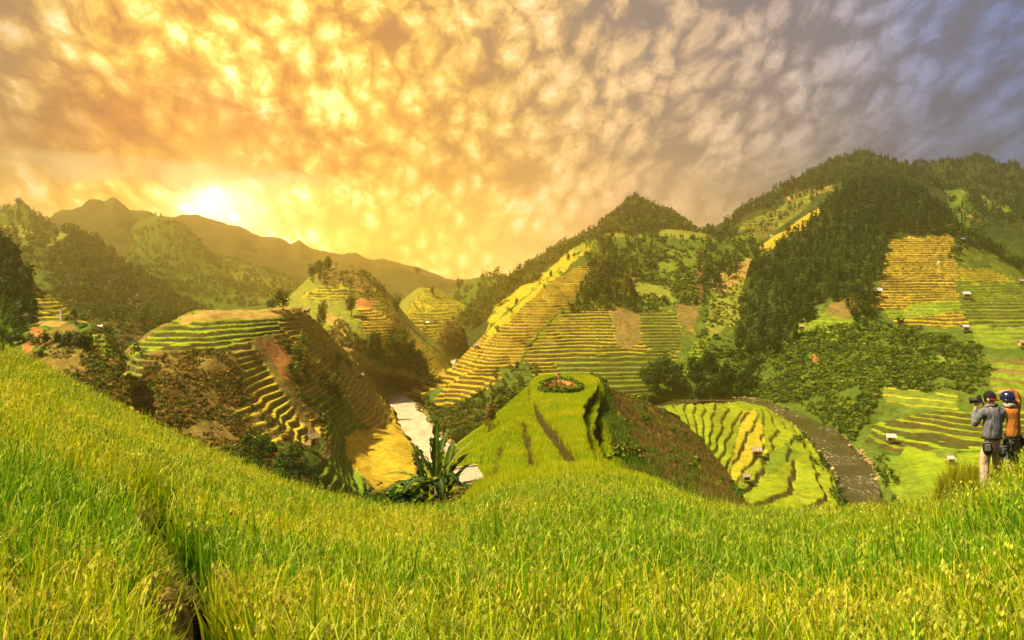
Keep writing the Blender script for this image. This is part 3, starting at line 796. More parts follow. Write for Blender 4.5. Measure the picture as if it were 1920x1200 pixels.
# ------------------------------------------------------------------ knoll: the spur with the round paddy on top
def knoll():
    FL = [(700, 1010, 26), (690, 960, 40), (700, 930, 60), (745, 905, 85), (800, 870, 120), (840, 845, 150), (905, 825, 175), (990, 800, 190)]
    LM = [(850, 945, 22), (862, 912, 30), (878, 872, 42), (905, 830, 58), (930, 790, 74), (956, 752, 90), (980, 724, 104), (1000, 709, 115)]
    L1 = [(885, 925, 21), (905, 880, 30), (930, 838, 42), (958, 795, 56), (975, 760, 70), (983, 738, 84), (988, 716, 98), (1005, 703, 108)]
    T1 = [(950, 905, 21), (965, 862, 30), (985, 820, 41), (1003, 785, 54), (1008, 760, 68), (1000, 737, 82), (998, 713, 97), (1016, 701, 106)]
    CN = [(1065, 897, 21), (1065, 852, 30), (1062, 812, 41), (1060, 775, 55), (1058, 748, 70), (1052, 722, 86), (1052, 706, 98), (1055, 700, 105)]
    T2 = [(1180, 900, 21), (1140, 852, 30), (1112, 812, 41), (1098, 778, 54), (1100, 752, 68), (1114, 728, 83), (1116, 709, 97), (1098, 700, 106)]
    R1 = [(1280, 918, 21), (1225, 876, 30), (1178, 833, 41), (1150, 795, 54), (1135, 762, 68), (1128, 735, 83), (1124, 712, 97), (1106, 702, 108)]
    R2 = [(1345, 955, 23), (1320, 925, 34), (1290, 890, 48), (1262, 850, 66), (1230, 812, 84), (1195, 775, 100), (1150, 735, 112), (1110, 712, 118)]
    R3 = [(1410, 985, 30), (1395, 950, 60), (1370, 905, 95), (1342, 862, 122), (1305, 818, 134), (1265, 785, 136), (1215, 758, 132), (1150, 742, 130)]
    R4 = [(1440, 1150, 34), (1425, 1010, 66), (1395, 950, 105), (1370, 900, 134), (1335, 850, 150), (1290, 812, 155), (1230, 790, 155), (1150, 770, 150)]
    prof = [FL, LM, L1, T1, CN, T2, R1, R2, R3, R4]
    Wd = np.array([to_world(p) for p in prof])               # across, along, xyz
    na, nl = 420, 520
    along = pchip(np.arange(8.0), Wd.transpose(1, 0, 2).reshape(8, -1), np.linspace(0, 7, nl)).reshape(nl, 10, 3)
    acr = pchip(np.cumsum([0, 0.9, 0.4, 0.5, 1, 1, 0.5, 0.9, 1, 0.6]), along.transpose(1, 0, 2).reshape(10, -1),
                np.linspace(0, 6.8, na)).reshape(na, nl, 3)
    P = acr.transpose(1, 0, 2)
    # far end skirt
    end = P[-1:].repeat(12, 0).copy()
    for i in range(12):
        end[i, :, 1] += (i + 1) * 3.0
        end[i, :, 2] -= (i + 1) ** 1.25 * 2.2
    P = np.concatenate([P, end])
    px, py = to_px(P)
    X, Y = P[..., 0], P[..., 1]
    side = np.linspace(0, 6.8, na)[None].repeat(P.shape[0], 0)
    n = fbm(X / 5, Y / 5, 3, 71) - .5
    z = P[..., 2].copy() - 0.45 - 0.5 * np.clip((24 - Y) / 4, 0, 1)
    rice = (side > 1.25) & (side < 4.75)
    top = (side > 1.1) & (side < 4.35)
    # long curving steps down the spur: cut into benches on both shoulders
    w = side + 0.22 * n
    def bench(edge, drop, y0, y1, sgn):
        k = np.clip((Y - y0) / 6, 0, 1) * np.clip((y1 - Y) / 6, 0, 1)
        d = (w - edge) * sgn
        return -drop * k * np.clip(d / 0.035, 0, 1) * np.clip((1.4 - d) / 1.3, 0, 1)
    yk = lambda *kv: np.interp(Y, [k for k, _ in kv], [v for _, v in kv])
    r1 = yk((25, 3.65), (30, 3.5), (37, 3.5), (47, 3.66), (68, 3.74), (84, 3.80), (100, 3.82))
    r2 = yk((25, 4.2), (32, 4.05), (42, 3.98), (58, 4.02), (70, 4.12), (100, 4.16))
    la = yk((29, 3.02), (35, 2.88), (42, 2.62), (50, 2.25), (60, 1.95), (72, 1.75))
    lb = yk((29, 2.3), (36, 2.0), (54, 1.62), (62, 1.5))
    lc = yk((29, 1.55), (42, 1.3), (54, 1.2))
    z += bench(r1, 1.3, 26, 96, 1) + bench(r2, 1.3, 25, 92, 1)
    z += bench(la, 1.0, 28, 74, -1) + bench(lb, 1.0, 27, 64, -1) + bench(lc, .8, 27, 56, -1)
    # the round paddy stands on its own steep bank
    z += -1.2 * np.clip((Y - 74) / 5, 0, 1) * np.clip((1.62 - w) / .06, 0, 1) * np.clip((w - 0.4) / .8, 0, 1)

    def strip(edge, wid, y0, y1):
        return (np.abs(w - edge) < wid * (0.65 + 0.7 * fbm(Y / 3, w, 2, 74))) & (Y > y0) & (Y < y1)
    bare = strip(r1 + .07, .085, 25, 95) | strip(r2 + .06, .075, 25, 95) | strip(la - .03, .07, 28, 74) | strip(lb - .03, .07, 27, 64) | strip(lc - .03, .06, 27, 56) | strip(1.6 + 0 * Y, .09, 76, 100)
    # planted ring on the round top
    cx, cyv = to_world([(1051, 720, 86)])[0][:2]
    rr = np.hypot((X - cx) / 2.7, (Y - cyv) / 8.5)
    z += np.clip((1.0 - rr) / 0.08, 0, 1) * 0.45 - np.clip((0.8 - rr) / 0.08, 0, 1) * 0.5
    ring = rr < 1.0
    flank = ~rice
    z += np.where(flank, (fbm(X / 2.2, Y / 2.2, 4, 77) - .5) * 1.1, 0.0) + 0.25 * n
    P[..., 2] = z
    f = fbm(X / 1.6, Y / 1.6, 4, 78)[..., None]
    f = np.clip((f - .5) * 2.2 + .5, 0, 1)
    def cc(nm): return K[nm][0] + (K[nm][1] - K[nm][0]) * f
    col = cc('lime')
    left = (side <= 1.25)[..., None]
    col = np.where(left, 0.55 * cc('green') + 0.25 * cc('lime'), col)
    rt = (side >= 4.3)[..., None]
    patch = fbm(X / 9, Y / 9, 3, 79)[..., None]
    cr = np.where(patch > 0.52, cc('corn'), cc('scrub'))
    col = np.where(rt, cr, col)
    gr = ((side > 4.3) & (side < 4.75 + 0.5 * (patch[..., 0] - .5)))[..., None]
    col = np.where(gr, cc('grass'), col)
    col = np.where(bare[..., None], cc('bank') * .8, col)
    col = np.where(ring[..., None], np.where((rr < 0.84)[..., None], cc('earth') * 0.8 + cc('dry') * 0.3, cc('bush')), col)
    side_t = inside(px, py, [(1190, 752), (1240, 752), (1305, 800), (1290, 815), (1230, 790)])
    q = (z + 0.3 * n) / 1.3
    col = np.where(side_t[..., None], np.where(((q - np.floor(q)) > .7)[..., None], cc('bank'), cc('lime')), col)
    col *= 0.85 + 0.3 * rng.random(X.shape)[..., None]
    m_, n_ = X.shape
    idx = np.arange(m_ * n_).reshape(m_, n_)
    q4 = np.stack([idx[:-1, :-1], idx[:-1, 1:], idx[1:, 1:], idx[1:, :-1]], -1).reshape(-1, 4)
    tag(mesh_np('hill', P, q4, col, M_NEAR), kind='structure')
    ok = (side > 0.35) & (side < 4.35) & ~bare & ~ring & (Y < 104)
    HILLS['knoll'] = dict(bare=bare & (side > .8) & (side < 4.4), P=P, px=px, py=to_px(P)[1], ok=ok, side=side, ring=ring, rr=rr)


knoll()

# ------------------------------------------------------------------ foreground paddy
EDGE = np.array([(-900, 560, 34), (-300, 590, 32), (0, 642, 30), (60, 668, 29), (100, 690, 28.5), (200, 745, 27), (300, 795, 25.5), (400, 840, 24), (500, 884, 22.5), (600, 917, 21.3), (700, 938, 20.3), (760, 944, 20),
                 (820, 946, 20.3), (880, 935, 21), (950, 905, 22.5), (1060, 885, 23.5), (1180, 890, 23), (1260, 910, 22), (1340, 938, 20.5), (1400, 948, 19.5), (1560, 952, 18), (1640, 946, 16.5), (1700, 938, 15), (1760, 926, 13.6),
                 (1800, 915, 12.2), (1850, 902, 11.2), (1900, 868, 11.2), (1960, 835, 11.2), (2200, 760, 11.5), (2900, 660, 13)], float)
RH = 0.72   # height of the rice


def rice_top(px, Y):
    Ye = np.interp(px, EDGE[:, 0], EDGE[:, 2])
    ze = (HY - np.interp(px, EDGE[:, 0], EDGE[:, 1])) / F * Ye
    z0 = -1.62
    t = (Y - 3.0) / (Ye - 3.0)
    inner = z0 + (ze - z0) * t
    d = np.maximum(Y - Ye, 0)
    outer = ze - d * 0.34 - np.minimum(d, 60) ** 1.5 * 0.03
    return np.where(t <= 1, inner, outer), Ye


DA = np.array([-2.46, 5.2]); DB = np.array([-5.64, 10.5])     # the ditch beside the footpath


def ditch(X, Y):
    ab = DB - DA; L = np.hypot(*ab); u = ab / L
    s = (X - DA[0]) * u[0] + (Y - DA[1]) * u[1]
    wob = 0.10 * np.sin(s * 1.7) + 0.05 * np.sin(s * 4.1)
    d = -((X - DA[0]) * u[1] - (Y - DA[1]) * u[0]) + wob    # positive on the left (path) side
    fade = np.clip((L - s) / 1.6, 0, 1)
    return s, d, fade, L


def stand(X, Y, z):
    # the little rise the two people stand on
    b = -3.62 - 2.0 * np.maximum(0, np.hypot((X - 8.85) / 0.85, (Y - 12.6) / 0.7) - 1) ** 1.1
    return np.where((Y > 11.2) & (X > 5.5) & (X < 12.5) & (Y < 15), np.maximum(z, b), z)


def foreground():
    U = np.concatenate([np.linspace(-1600, -20, 90), np.linspace(-14, 1934, 700), np.linspace(1945, 3500, 90)])
    V = np.concatenate([np.linspace(0.3, 2.4, 10), 2.5 * (14 / 2.5) ** np.linspace(0, 1, 260), np.linspace(14.1, 40, 130), np.linspace(41, 75, 20)])
    px, Y = np.meshgrid(U, V)
    X = (px - HX) / F * Y
    z, Ye = rice_top(px, Y)
    z = z - RH
    s, d, fade, L = ditch(X, Y)
    pathw = 0.36
    on = (d > 0.0) & (d < pathw) & (s < L) & (s > -5)
    tr = (d > -0.30) & (d <= 0.0) & (s < L) & (s > -5)
    lump = 0.7 + 0.6 * fbm(s / 0.5, d / 0.3, 3, 90)
    z = z + np.where(on, 0.34 * fade * lump * np.sin(np.clip(d / pathw, 0, 1) * math.pi) ** .7, 0) - np.where(tr, 0.35 * fade, 0)
    n = fbm(X / 0.12, Y / 0.12, 4, 91) - .5
    z = z + np.where(on, 0.11, 0.05) * n + 0.10 * (fbm(X / 1.2, Y / 1.2, 3, 92) - .5) * (1 + Y / 10)
    z = stand(X, Y, z)
    f = np.clip(n * 2.4 + .5, 0, 1)[..., None]
    col = np.array((0.06, 0.055, 0.015)) + np.array((0.03, 0.04, 0.004)) * f
    out = np.clip((Y - Ye - 1) / 3, 0, 1)[..., None]
    col = col * (1 - out) + out * (K['grass'][0] * .7 + K['scrub'][0] * .4)
    gm = (fbm(X / 0.35, Y / 0.35, 3, 93) > 0.5)[..., None]
    pc = np.where(gm, np.array((0.20, 0.22, 0.03)), np.array((0.30, 0.17, 0.06))) * (0.6 + 0.8 * f)
    col = np.where((on & (fade > 0.1))[..., None], pc, col)
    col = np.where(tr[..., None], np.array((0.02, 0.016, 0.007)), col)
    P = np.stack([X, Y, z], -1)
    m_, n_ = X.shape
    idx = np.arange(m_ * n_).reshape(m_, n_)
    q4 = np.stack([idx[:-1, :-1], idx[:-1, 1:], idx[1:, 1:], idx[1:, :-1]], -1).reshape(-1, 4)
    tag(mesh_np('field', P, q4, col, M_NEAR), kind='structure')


foreground()


# ------------------------------------------------------------------ rice plants
def blades(base, az, lean, h, w, c0, c1, bend, segs=3):
    """curved tapering leaf blades; everything per blade"""
    n = len(base)
    s = np.linspace(0, 1, segs + 1)[None]
    out = np.stack([np.cos(az), np.sin(az)], 1)
    r = lean[:, None] * s + bend[:, None] * s ** 2.5
    zz = h[:, None] * (s - 0.35 * np.abs(bend / np.maximum(h, .01))[:, None] * s ** 3)
    cen = np.stack([base[:, 0:1] + out[:, 0:1] * r, base[:, 1:2] + out[:, 1:2] * r, base[:, 2:3] + zz], -1)
    tw = rng.uniform(0, math.pi, n)
    sd = np.stack([np.cos(tw), np.sin(tw) * 0.6, np.zeros(n)], 1)[:, None]
    wid = (w[:, None] * np.array([0.8, 1.0, 0.75, 0.12])[None] if segs == 3 else w[:, None] * np.linspace(1, 0.15, segs + 1)[None])[..., None]
    A = cen - sd * wid / 2; B = cen + sd * wid / 2
    V = np.stack([A, B], 2).reshape(n, -1, 3)
    k = (segs + 1) * 2
    q = np.concatenate([np.array([[2 * i, 2 * i + 1, 2 * i + 3, 2 * i + 2]]) for i in range(segs)])
    Fc = (np.arange(n)[:, None, None] * k + q[None]).reshape(-1, 4)
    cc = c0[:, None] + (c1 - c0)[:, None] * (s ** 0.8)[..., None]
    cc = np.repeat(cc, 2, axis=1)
    return V.reshape(-1, 3), Fc, cc.reshape(-1, 3), cen


def join(parts):
    V, Fs, Cs, o = [], [], [], 0
    for v, f, c in parts:
        V.append(v); Fs.append(f + o); Cs.append(c); o += len(v)
    return np.concatenate(V), np.concatenate(Fs), np.concatenate(Cs)


def rice():
    parts = []
    def bed(n, ya, yb, per, wmul):
        # plants stand in hills about a hand apart
        u = rng.random(n)
        Y = np.sqrt(ya ** 2 + (yb ** 2 - ya ** 2) * u)
        wide = 1300 if yb < 10 else 500 if yb < 20 else 260
        px = rng.uniform(-wide, 1920 + wide, n)
        X = (px - HX) / F * Y
        if yb < 9:
            X = np.round(X / 0.13) * 0.13 + rng.normal(0, .025, n); Y = np.round(Y / 0.15) * 0.15 + rng.normal(0, .03, n)
            px = HX + F * X / Y
        z, Ye = rice_top(px, Y)
        s, d, fade, L = ditch(X, Y)
        ok = (Y < Ye + 0.35) & (Y > ya * .9) & ~((d > -0.31) & (d < 0.31) & (s < L - 0.4) & (s > -5))
        X, Y, z, px, d, s = X[ok], Y[ok], z[ok], px[ok], d[ok], s[ok]
        m = len(X)
        patch = fbm(X / 2.2, Y / 2.2, 4, 55)
        hi = (0.88 + 0.24 * fbm(X / 1.1, Y / 1.1, 3, 56))
        gold = np.clip((patch - .5) * 2.0 + .41 + np.clip((900 - px) / 1500, 0, .45) * np.clip((Y - 5) / 7, 0, 1), 0, 1)  # patchy ripeness; the gain towards the left is sunset glow put into the colour
        for b in range(per):
            h = RH * (rng.uniform(.72, 1.1, m) + .22 * (rng.random(m) > .9)) * hi
            base = np.stack([X + rng.normal(0, .035 + .004 * Y, m), Y + rng.normal(0, .035 + .004 * Y, m), z - RH], 1)
            az = rng.uniform(0, 6.283, m)
            w = (0.0105 + 0.00085 * Y) * wmul * rng.uniform(.7, 1.3, m)
            t = rng.random(m)[:, None]
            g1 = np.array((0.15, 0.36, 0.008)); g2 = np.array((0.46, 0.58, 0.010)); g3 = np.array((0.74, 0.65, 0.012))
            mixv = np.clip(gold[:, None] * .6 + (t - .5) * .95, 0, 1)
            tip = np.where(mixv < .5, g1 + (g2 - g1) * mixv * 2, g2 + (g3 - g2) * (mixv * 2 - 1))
            root = tip * np.array((.12, .24, .25))  # feet darkened by colour to stand for shade between the plants
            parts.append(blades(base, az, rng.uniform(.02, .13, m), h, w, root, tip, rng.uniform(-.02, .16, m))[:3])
        # drooping seed heads
        k = rng.random(m) < (.85 if yb < 9 else .6)
        m2 = int(k.sum())
        base = np.stack([X[k] + rng.normal(0, .05, m2), Y[k] + rng.normal(0, .05, m2), z[k] - RH * .28], 1)
        h = rng.uniform(.20, .36, m2) * hi[k]
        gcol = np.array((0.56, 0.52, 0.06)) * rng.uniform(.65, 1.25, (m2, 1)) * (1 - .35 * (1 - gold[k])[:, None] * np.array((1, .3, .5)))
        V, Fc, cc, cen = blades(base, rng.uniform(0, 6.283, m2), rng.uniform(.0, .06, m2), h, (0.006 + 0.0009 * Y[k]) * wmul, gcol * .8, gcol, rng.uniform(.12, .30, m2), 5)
        parts.append((V, Fc, cc))
        # grains hanging along the outer half of every head
        ng = 7 if yb < 9 else 3
        for gi in range(ng):
            fpos = rng.uniform(.5, 1.0, m2) * 5
            i0 = np.minimum(fpos.astype(int), 4); fr = (fpos - i0)[:, None]
            c = cen[np.arange(m2), i0] * (1 - fr) + cen[np.arange(m2), i0 + 1] * fr
            sz = (0.0055 + 0.0011 * Y[k]) * wmul
            a = rng.uniform(0, 6.283, m2)
            dx = np.stack([np.cos(a), np.sin(a), np.zeros(m2)], 1) * sz[:, None] * .55
            dz = np.stack([np.cos(a + 1) * .4, np.sin(a + 1) * .4, -np.ones(m2)], 1) * sz[:, None] * 2.4
            V = np.stack([c, c + dx + dz * .5, c + dz, c - dx + dz * .5], 1).reshape(-1, 3)
            Fc = np.arange(m2 * 4).reshape(-1, 4)
            parts.append((V, Fc, np.repeat(gcol * rng.uniform(.8, 1.2, (m2, 1)), 4, axis=0)))
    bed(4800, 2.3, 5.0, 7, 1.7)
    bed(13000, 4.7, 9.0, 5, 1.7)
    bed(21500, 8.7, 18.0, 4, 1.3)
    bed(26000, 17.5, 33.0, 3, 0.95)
    # rough grass on the rise under the people and on the footpath bank
    X = rng.uniform(7.0, 11.6, 5200); Y = rng.uniform(11.3, 13.9, 5200)
    z, Ye = rice_top(HX + F * X / Y, Y)
    g0 = stand(X, Y, z - RH)
    k = g0 > z - RH + .01
    b1 = np.stack([X, Y, g0], 1)[k]
    X = rng.uniform(-6.2, -0.5, 90000); Y = rng.uniform(2.5, 11, 90000)
    s_, d_, fd, L = ditch(X, Y)
    k = (d_ > .02) & (d_ < .5) & (s_ < L) & (s_ > -5) & (fbm(X / .25, Y / .25, 2, 93) > .40)
    z, Ye = rice_top(HX + F * X / Y, Y)
    b2 = np.stack([X, Y, z - RH + .34 * fd * np.sin(np.clip(d_ / .52, 0, 1) * math.pi) ** .7 - .02], 1)[k]
    for bb, h0, h1, w in ((b1, .18, .42, .02), (b2, .05, .17, .011)):
        m = len(bb)
        for r in range(2):
            tip = np.array((.30, .36, .02)) * rng.uniform(.6, 1.4, (m, 1)) + np.array((.14, .06, .01)) * rng.random((m, 1))
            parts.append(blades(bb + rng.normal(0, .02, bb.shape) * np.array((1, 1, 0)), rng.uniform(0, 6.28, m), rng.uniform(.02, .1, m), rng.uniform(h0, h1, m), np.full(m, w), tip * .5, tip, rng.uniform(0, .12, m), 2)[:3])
    V, Fs, Cs = join(parts)
    tag(mesh_np('rice_plants', V, Fs, Cs, M_RICE, smooth=False), kind='stuff')
    # the crop on the spur
    Kn = HILLS['knoll']
    ok = np.argwhere(Kn['ok'])
    Pk = Kn['P'][ok[:, 0], ok[:, 1]]
    wgt = np.hypot(1, 1) * (Pk[:, 1] / 60) ** .6
    pick = rng.choice(len(ok), 90000, p=wgt / wgt.sum())
    b = Pk[pick] + rng.normal(0, .06, (len(pick), 3)) * np.array((1, 1, 0))
    Y = b[:, 1]; m = len(b)
    pat = np.clip((fbm(b[:, 0] / 4, Y / 4, 4, 58) - .5) * 2.2 + .45, 0, 1)[:, None]
    parts = []
    for r in range(3):
        mixv = np.clip(pat * .7 + (rng.random((m, 1)) - .4) * .7, 0, 1)
        tip = np.array((0.38, 0.52, 0.015)) + (np.array((0.62, 0.60, 0.02)) - np.array((0.38, 0.52, 0.015))) * mixv
        parts.append(blades(b + rng.normal(0, .06, (m, 3)) * np.array((1, 1, 0)), rng.uniform(0, 6.28, m), rng.uniform(.01, .06, m), rng.uniform(.26, .46, m),
                            (0.012 + .0009 * Y) * rng.uniform(.7, 1.2, m), tip * .7, tip, rng.uniform(0, .12, m), 2)[:3])
    bq = np.argwhere(Kn['bare'])
    bq = bq[rng.choice(len(bq), 9000)]
    b = Kn['P'][bq[:, 0], bq[:, 1]] + rng.normal(0, .05, (len(bq), 3)) * np.array((1, 1, 0)); m = len(b)
    tip = np.array((.26, .19, .04)) * rng.uniform(.4, 1.4, (m, 1)) + np.array((.02, .09, .0)) * rng.random((m, 1))
    parts.append(blades(b, rng.uniform(0, 6.28, m), rng.uniform(.02, .12, m), rng.uniform(.08, .28, m), .014 + .0009 * b[:, 1], tip * .5, tip, rng.uniform(0, .15, m), 2)[:3])
    V, Fs, Cs = join(parts)
    tag(mesh_np('rice_plants', V, Fs, Cs, M_RICE, smooth=False), kind='stuff')


rice()
# ------------------------------------------------------------------ trees and shrubs
def leaf_cloud(cen, size, n_col, flat=0.0, out=None):
    """one small leaf spray (a bent quad) at every centre"""
    n = len(cen)
    a = rng.uniform(0, 6.283, n); b = rng.uniform(-1, 1, n) * (1 - flat)
    nx = np.stack([np.cos(a) * np.sqrt(1 - b * b), np.sin(a) * np.sqrt(1 - b * b), b], 1)
    if out is not None:
        nx = nx * .75 + out
        nx /= np.linalg.norm(nx, axis=1)[:, None] + 1e-9
    ref = np.where(np.abs(nx[:, 2:3]) < .9, np.array([[0, 0, 1.0]]), np.array([[1.0, 0, 0]]))
    t1 = np.cross(nx, ref); t1 /= np.linalg.norm(t1, axis=1)[:, None]
    t2 = np.cross(nx, t1)
    s = (size * rng.uniform(.6, 1.4, n))[:, None]
    V = np.stack([cen - t1 * s, cen - t2 * s * .6 + nx * s * .2, cen + t1 * s, cen + t2 * s * .6 + nx * s * .2], 1)
    return V.reshape(-1, 3), np.arange(n * 4).reshape(-1, 4), np.repeat(n_col, 4, axis=0)


def crown(kind, n):
    """a crown of height 1 standing at the origin; colour channel is a brightness around 1"""
    if kind == 'conifer':
        t = rng.beta(1.1, 1.5, n)
        tier = np.round(t * 9) / 9
        t = .12 + .86 * (t * .45 + tier * .55)
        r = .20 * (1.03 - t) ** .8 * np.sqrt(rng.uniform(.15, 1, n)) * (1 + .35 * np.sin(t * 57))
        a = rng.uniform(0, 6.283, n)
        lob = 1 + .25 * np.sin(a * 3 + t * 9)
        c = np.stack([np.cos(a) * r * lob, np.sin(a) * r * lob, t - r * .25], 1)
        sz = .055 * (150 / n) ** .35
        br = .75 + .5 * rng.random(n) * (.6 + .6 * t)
        outw = np.stack([np.cos(a), np.sin(a), np.full(n, .55)], 1)
    else:
        rx, rz, z0, k = {'broad': (.33, .40, .55, 16), 'tall': (.20, .46, .53, 14), 'bush': (.55, .42, .42, 9)}[kind]
        d = rng.normal(0, 1, (k, 3)); d /= np.linalg.norm(d, axis=1)[:, None]
        cc = d * rng.uniform(.45, .95, (k, 1)) * np.array([rx, rx, rz]) + np.array([0, 0, z0])
        cb = rng.uniform(.75, 1.2, k)
        i = rng.integers(0, k, n)
        c = cc[i] + rng.normal(0, 1, (n, 3)) * np.array([rx, rx, rz]) * .24
        c[:, 2] = np.clip(c[:, 2], .02, 1.02)
        sz = {'broad': .078, 'tall': .062, 'bush': .12}[kind] * (150 / n) ** .35
        br = cb[i] * rng.uniform(.85, 1.15, n)
        outw = (c - np.array([0, 0, z0 - .1])) / np.array([rx, rx, rz]) * .7 + (c - cc[i]) / (np.array([rx, rx, rz]) * .24) * .35
        outw = outw / (np.linalg.norm(outw, axis=1)[:, None] + 1e-6) * 1.1
    return leaf_cloud(c, np.full(n, sz), np.repeat(br[:, None], 3, axis=1), 0.0, outw)


def trunk_mesh(name, h=.42, r=.018, lean=0.03):
    V, Fc = [], []
    def limb(p0, p1, r0, r1, seg=5, nn=6):
        o = len(V)
        p0, p1 = Vector(p0), Vector(p1)
        ax = (p1 - p0).normalized(); u = ax.orthogonal().normalized(); w = ax.cross(u)
        for i in range(seg + 1):
            t = i / seg
            c = p0.lerp(p1, t) + u * math.sin(t * 3) * lean * (p1 - p0).length
            for j in range(nn):
                q = j / nn * 2 * math.pi
                rr = r0 + (r1 - r0) * t
                V.append(c + (u * math.cos(q) + w * math.sin(q)) * rr)
        for i in range(seg):
            for j in range(nn):
                Fc.append((o + i * nn + j, o + i * nn + (j + 1) % nn, o + (i + 1) * nn + (j + 1) % nn, o + (i + 1) * nn + j))
    limb((0, 0, -.08), (0, 0, h), r * 1.3, r * .7)
    limb((0, 0, h * .98), (.03, .01, h + .35), r * .7, r * .15)
    for k in range(4):
        a = k * 1.7 + .4
        z0 = h * (.6 + .12 * k)
        limb((0, 0, z0), (math.cos(a) * .17, math.sin(a) * .17, z0 + .2), r * .45, r * .12, 3, 5)
    me = mesh_np(name, np.array([tuple(v) for v in V]), np.array(Fc), None, M_BARK)
    return me


PROTO = {}
def proto_mesh(kind, tint, var, n):
    key = (kind, tint, var)
    if key not in PROTO:
        V, Fc, br = crown(kind, n)
        c = np.array(TINT[tint])
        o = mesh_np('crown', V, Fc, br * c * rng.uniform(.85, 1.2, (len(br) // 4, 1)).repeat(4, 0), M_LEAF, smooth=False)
        PROTO[key] = o.data
        bpy.data.objects.remove(o)
    return PROTO[key]


TINT = dict(dark=(.018, .050, .009), mid=(.055, .11, .014), olive=(.14, .145, .022), lime=(.16, .21, .02), brown=(.26, .17, .04), rust=(.30, .17, .045), grey=(.07, .085, .045))
_tr = trunk_mesh('trunk'); TRUNK = _tr.data; bpy.data.objects.remove(_tr)


def put_tree(name, pos, h, kind, tint, label, cat, group=None, n=420, var=0):
    e = empty(name, pos, label, cat, group, rng.uniform(0, 6.28), h)
    for nm, me in (('trunk', TRUNK), ('crown', proto_mesh(kind, tint, var, n))):
        o = bpy.data.objects.new(nm, me); C.objects.link(o); o.parent = e
    return e


def spots(h, poly, n, gap=0.0):
    H = HILLS[h]
    P_ = H['P']; m_ = float(np.median(P_[..., 1]))
    w1 = fbm(P_[..., 0] / (m_ * .03), P_[..., 1] / (m_ * .03), 3, 62) - .5
    w2 = fbm(P_[..., 0] / (m_ * .03), P_[..., 1] / (m_ * .03), 3, 63) - .5
    k = inside(H['bx'] + 40 * w1, H['by'] + 22 * w2, poly)
    k[:14] = False
    c = np.argwhere(k)
    if len(c) == 0:
        return np.zeros((0, 3))
    if n > 0:
        # evenly thinned rather than purely random
        c = c[rng.permutation(len(c))]
        P = H['P'][c[:, 0], c[:, 1]]
        if not gap:
            m_ = float(np.median(P[:, 1]))
            f_ = fbm(P[:, 0] / (m_ * .04), P[:, 1] / (m_ * .05), 3, 61)
            P = P[f_ + .25 * rng.random(len(P)) > .55]
        if gap:
            g_ = np.floor(P[:, :2] / gap).astype(int)
            _, ui = np.unique(g_, axis=0, return_index=True)
            P = P[ui]
            P = P[rng.permutation(len(P))]
        return P[:n]
    return H['P'][c[:, 0], c[:, 1]]


WOODS = []     # (pos, height, kind, tint, group id)
GROUPS = []
def wood(h, poly, n, h0, h1, kinds, tints, label, group, gap=0.0):
    P = spots(h, poly, n, gap)
    gid = len(GROUPS); GROUPS.append((label, group))
    for p in P:
        WOODS.append((p, h0 * .7 + (h1 * 1.12 - h0 * .7) * rng.random() ** 1.5, kinds[rng.integers(len(kinds))], tints[rng.integers(len(tints))], gid))


BIGWOOD = [(1400, 560), (1418, 480), (1440, 470), (1510, 422), (1566, 372), (1600, 325), (1700, 330), (1770, 370), (1840, 450), (1930, 515), (2100, 570), (2100, 600), (1920, 505), (1800, 450), (1740, 440), (1670, 442), (1650, 480), (1625, 560), (1600, 590), (1560, 560), (1520, 590), (1480, 640), (1420, 700), (1345, 700), (1370, 610)]
wood(H_I1, BIGWOOD, 2500, 6, 11, ['conifer', 'conifer', 'conifer', 'broad'], ['dark', 'dark', 'mid'], 'dark tree in the dense wood on the steep right-hand hill above the terraces', 'trees of the wood on the right-hand hill', 3.0)
wood(H_I1, [(1580, 350), (1640, 318), (1760, 368), (1790, 440), (1680, 440), (1560, 440)], 420, 9, 14, ['conifer'], ['dark'], 'tall dark conifer in the stand topping the right-hand hill', 'conifers topping the right-hand hill', 4.5)
wood(H_I1, [(1600, 590), (1630, 550), (1650, 560), (1640, 600), (1600, 640)], 26, 6, 9, ['broad'], ['dark'], 'dark round tree at the left edge of the golden terraced field', 'trees beside the golden field', 2.5)
wood(H_I1, [(1785, 440), (1810, 450), (1815, 490), (1790, 500)], 14, 6, 10, ['broad'], ['dark', 'mid'], 'dark leafy tree at the top corner between two terraced fields', 'trees between the two terraced fields', 2.5)
wood(H_I2, [(1290, 460), (1420, 380), (1530, 322), (1612, 289), (1710, 320), (1800, 365), (1700, 350), (1560, 350), (1470, 372), (1400, 410), (1340, 455)], 1300, 6, 10, ['conifer', 'broad'], ['dark', 'mid'], 'small dark tree on the wooded ridge behind the right-hand hill', 'trees on the ridge behind the right-hand hill', 3.8)
wood(H_I2, [(1360, 440), (1400, 415), (1470, 378), (1540, 352), (1500, 395), (1430, 440)], 90, 4.5, 8, ['broad', 'conifer'], ['mid', 'dark'], 'scattered small tree on the open green patch of the ridge behind the right-hand hill', 'scattered trees on the open ridge patch', 6)
wood(H_J, [(1600, 335), (1722, 300), (1832, 289), (1895, 300), (2100, 310), (2100, 420), (1900, 420), (1760, 380), (1600, 380)], 1900, 6, 10, ['conifer', 'broad'], ['dark'], 'tiny dark tree on the blue far mountain at the right', 'trees on the far right mountain', 4)
wood(H_J2, [(1720, 370), (1830, 372), (1920, 455), (2100, 540), (2100, 600), (1900, 500), (1800, 420), (1730, 420)], 380, 6, 10, ['conifer', 'broad'], ['dark', 'mid'], 'dark tree on the lower spur between the wood and the far right mountain', 'trees on the lower right spur', 3.6)
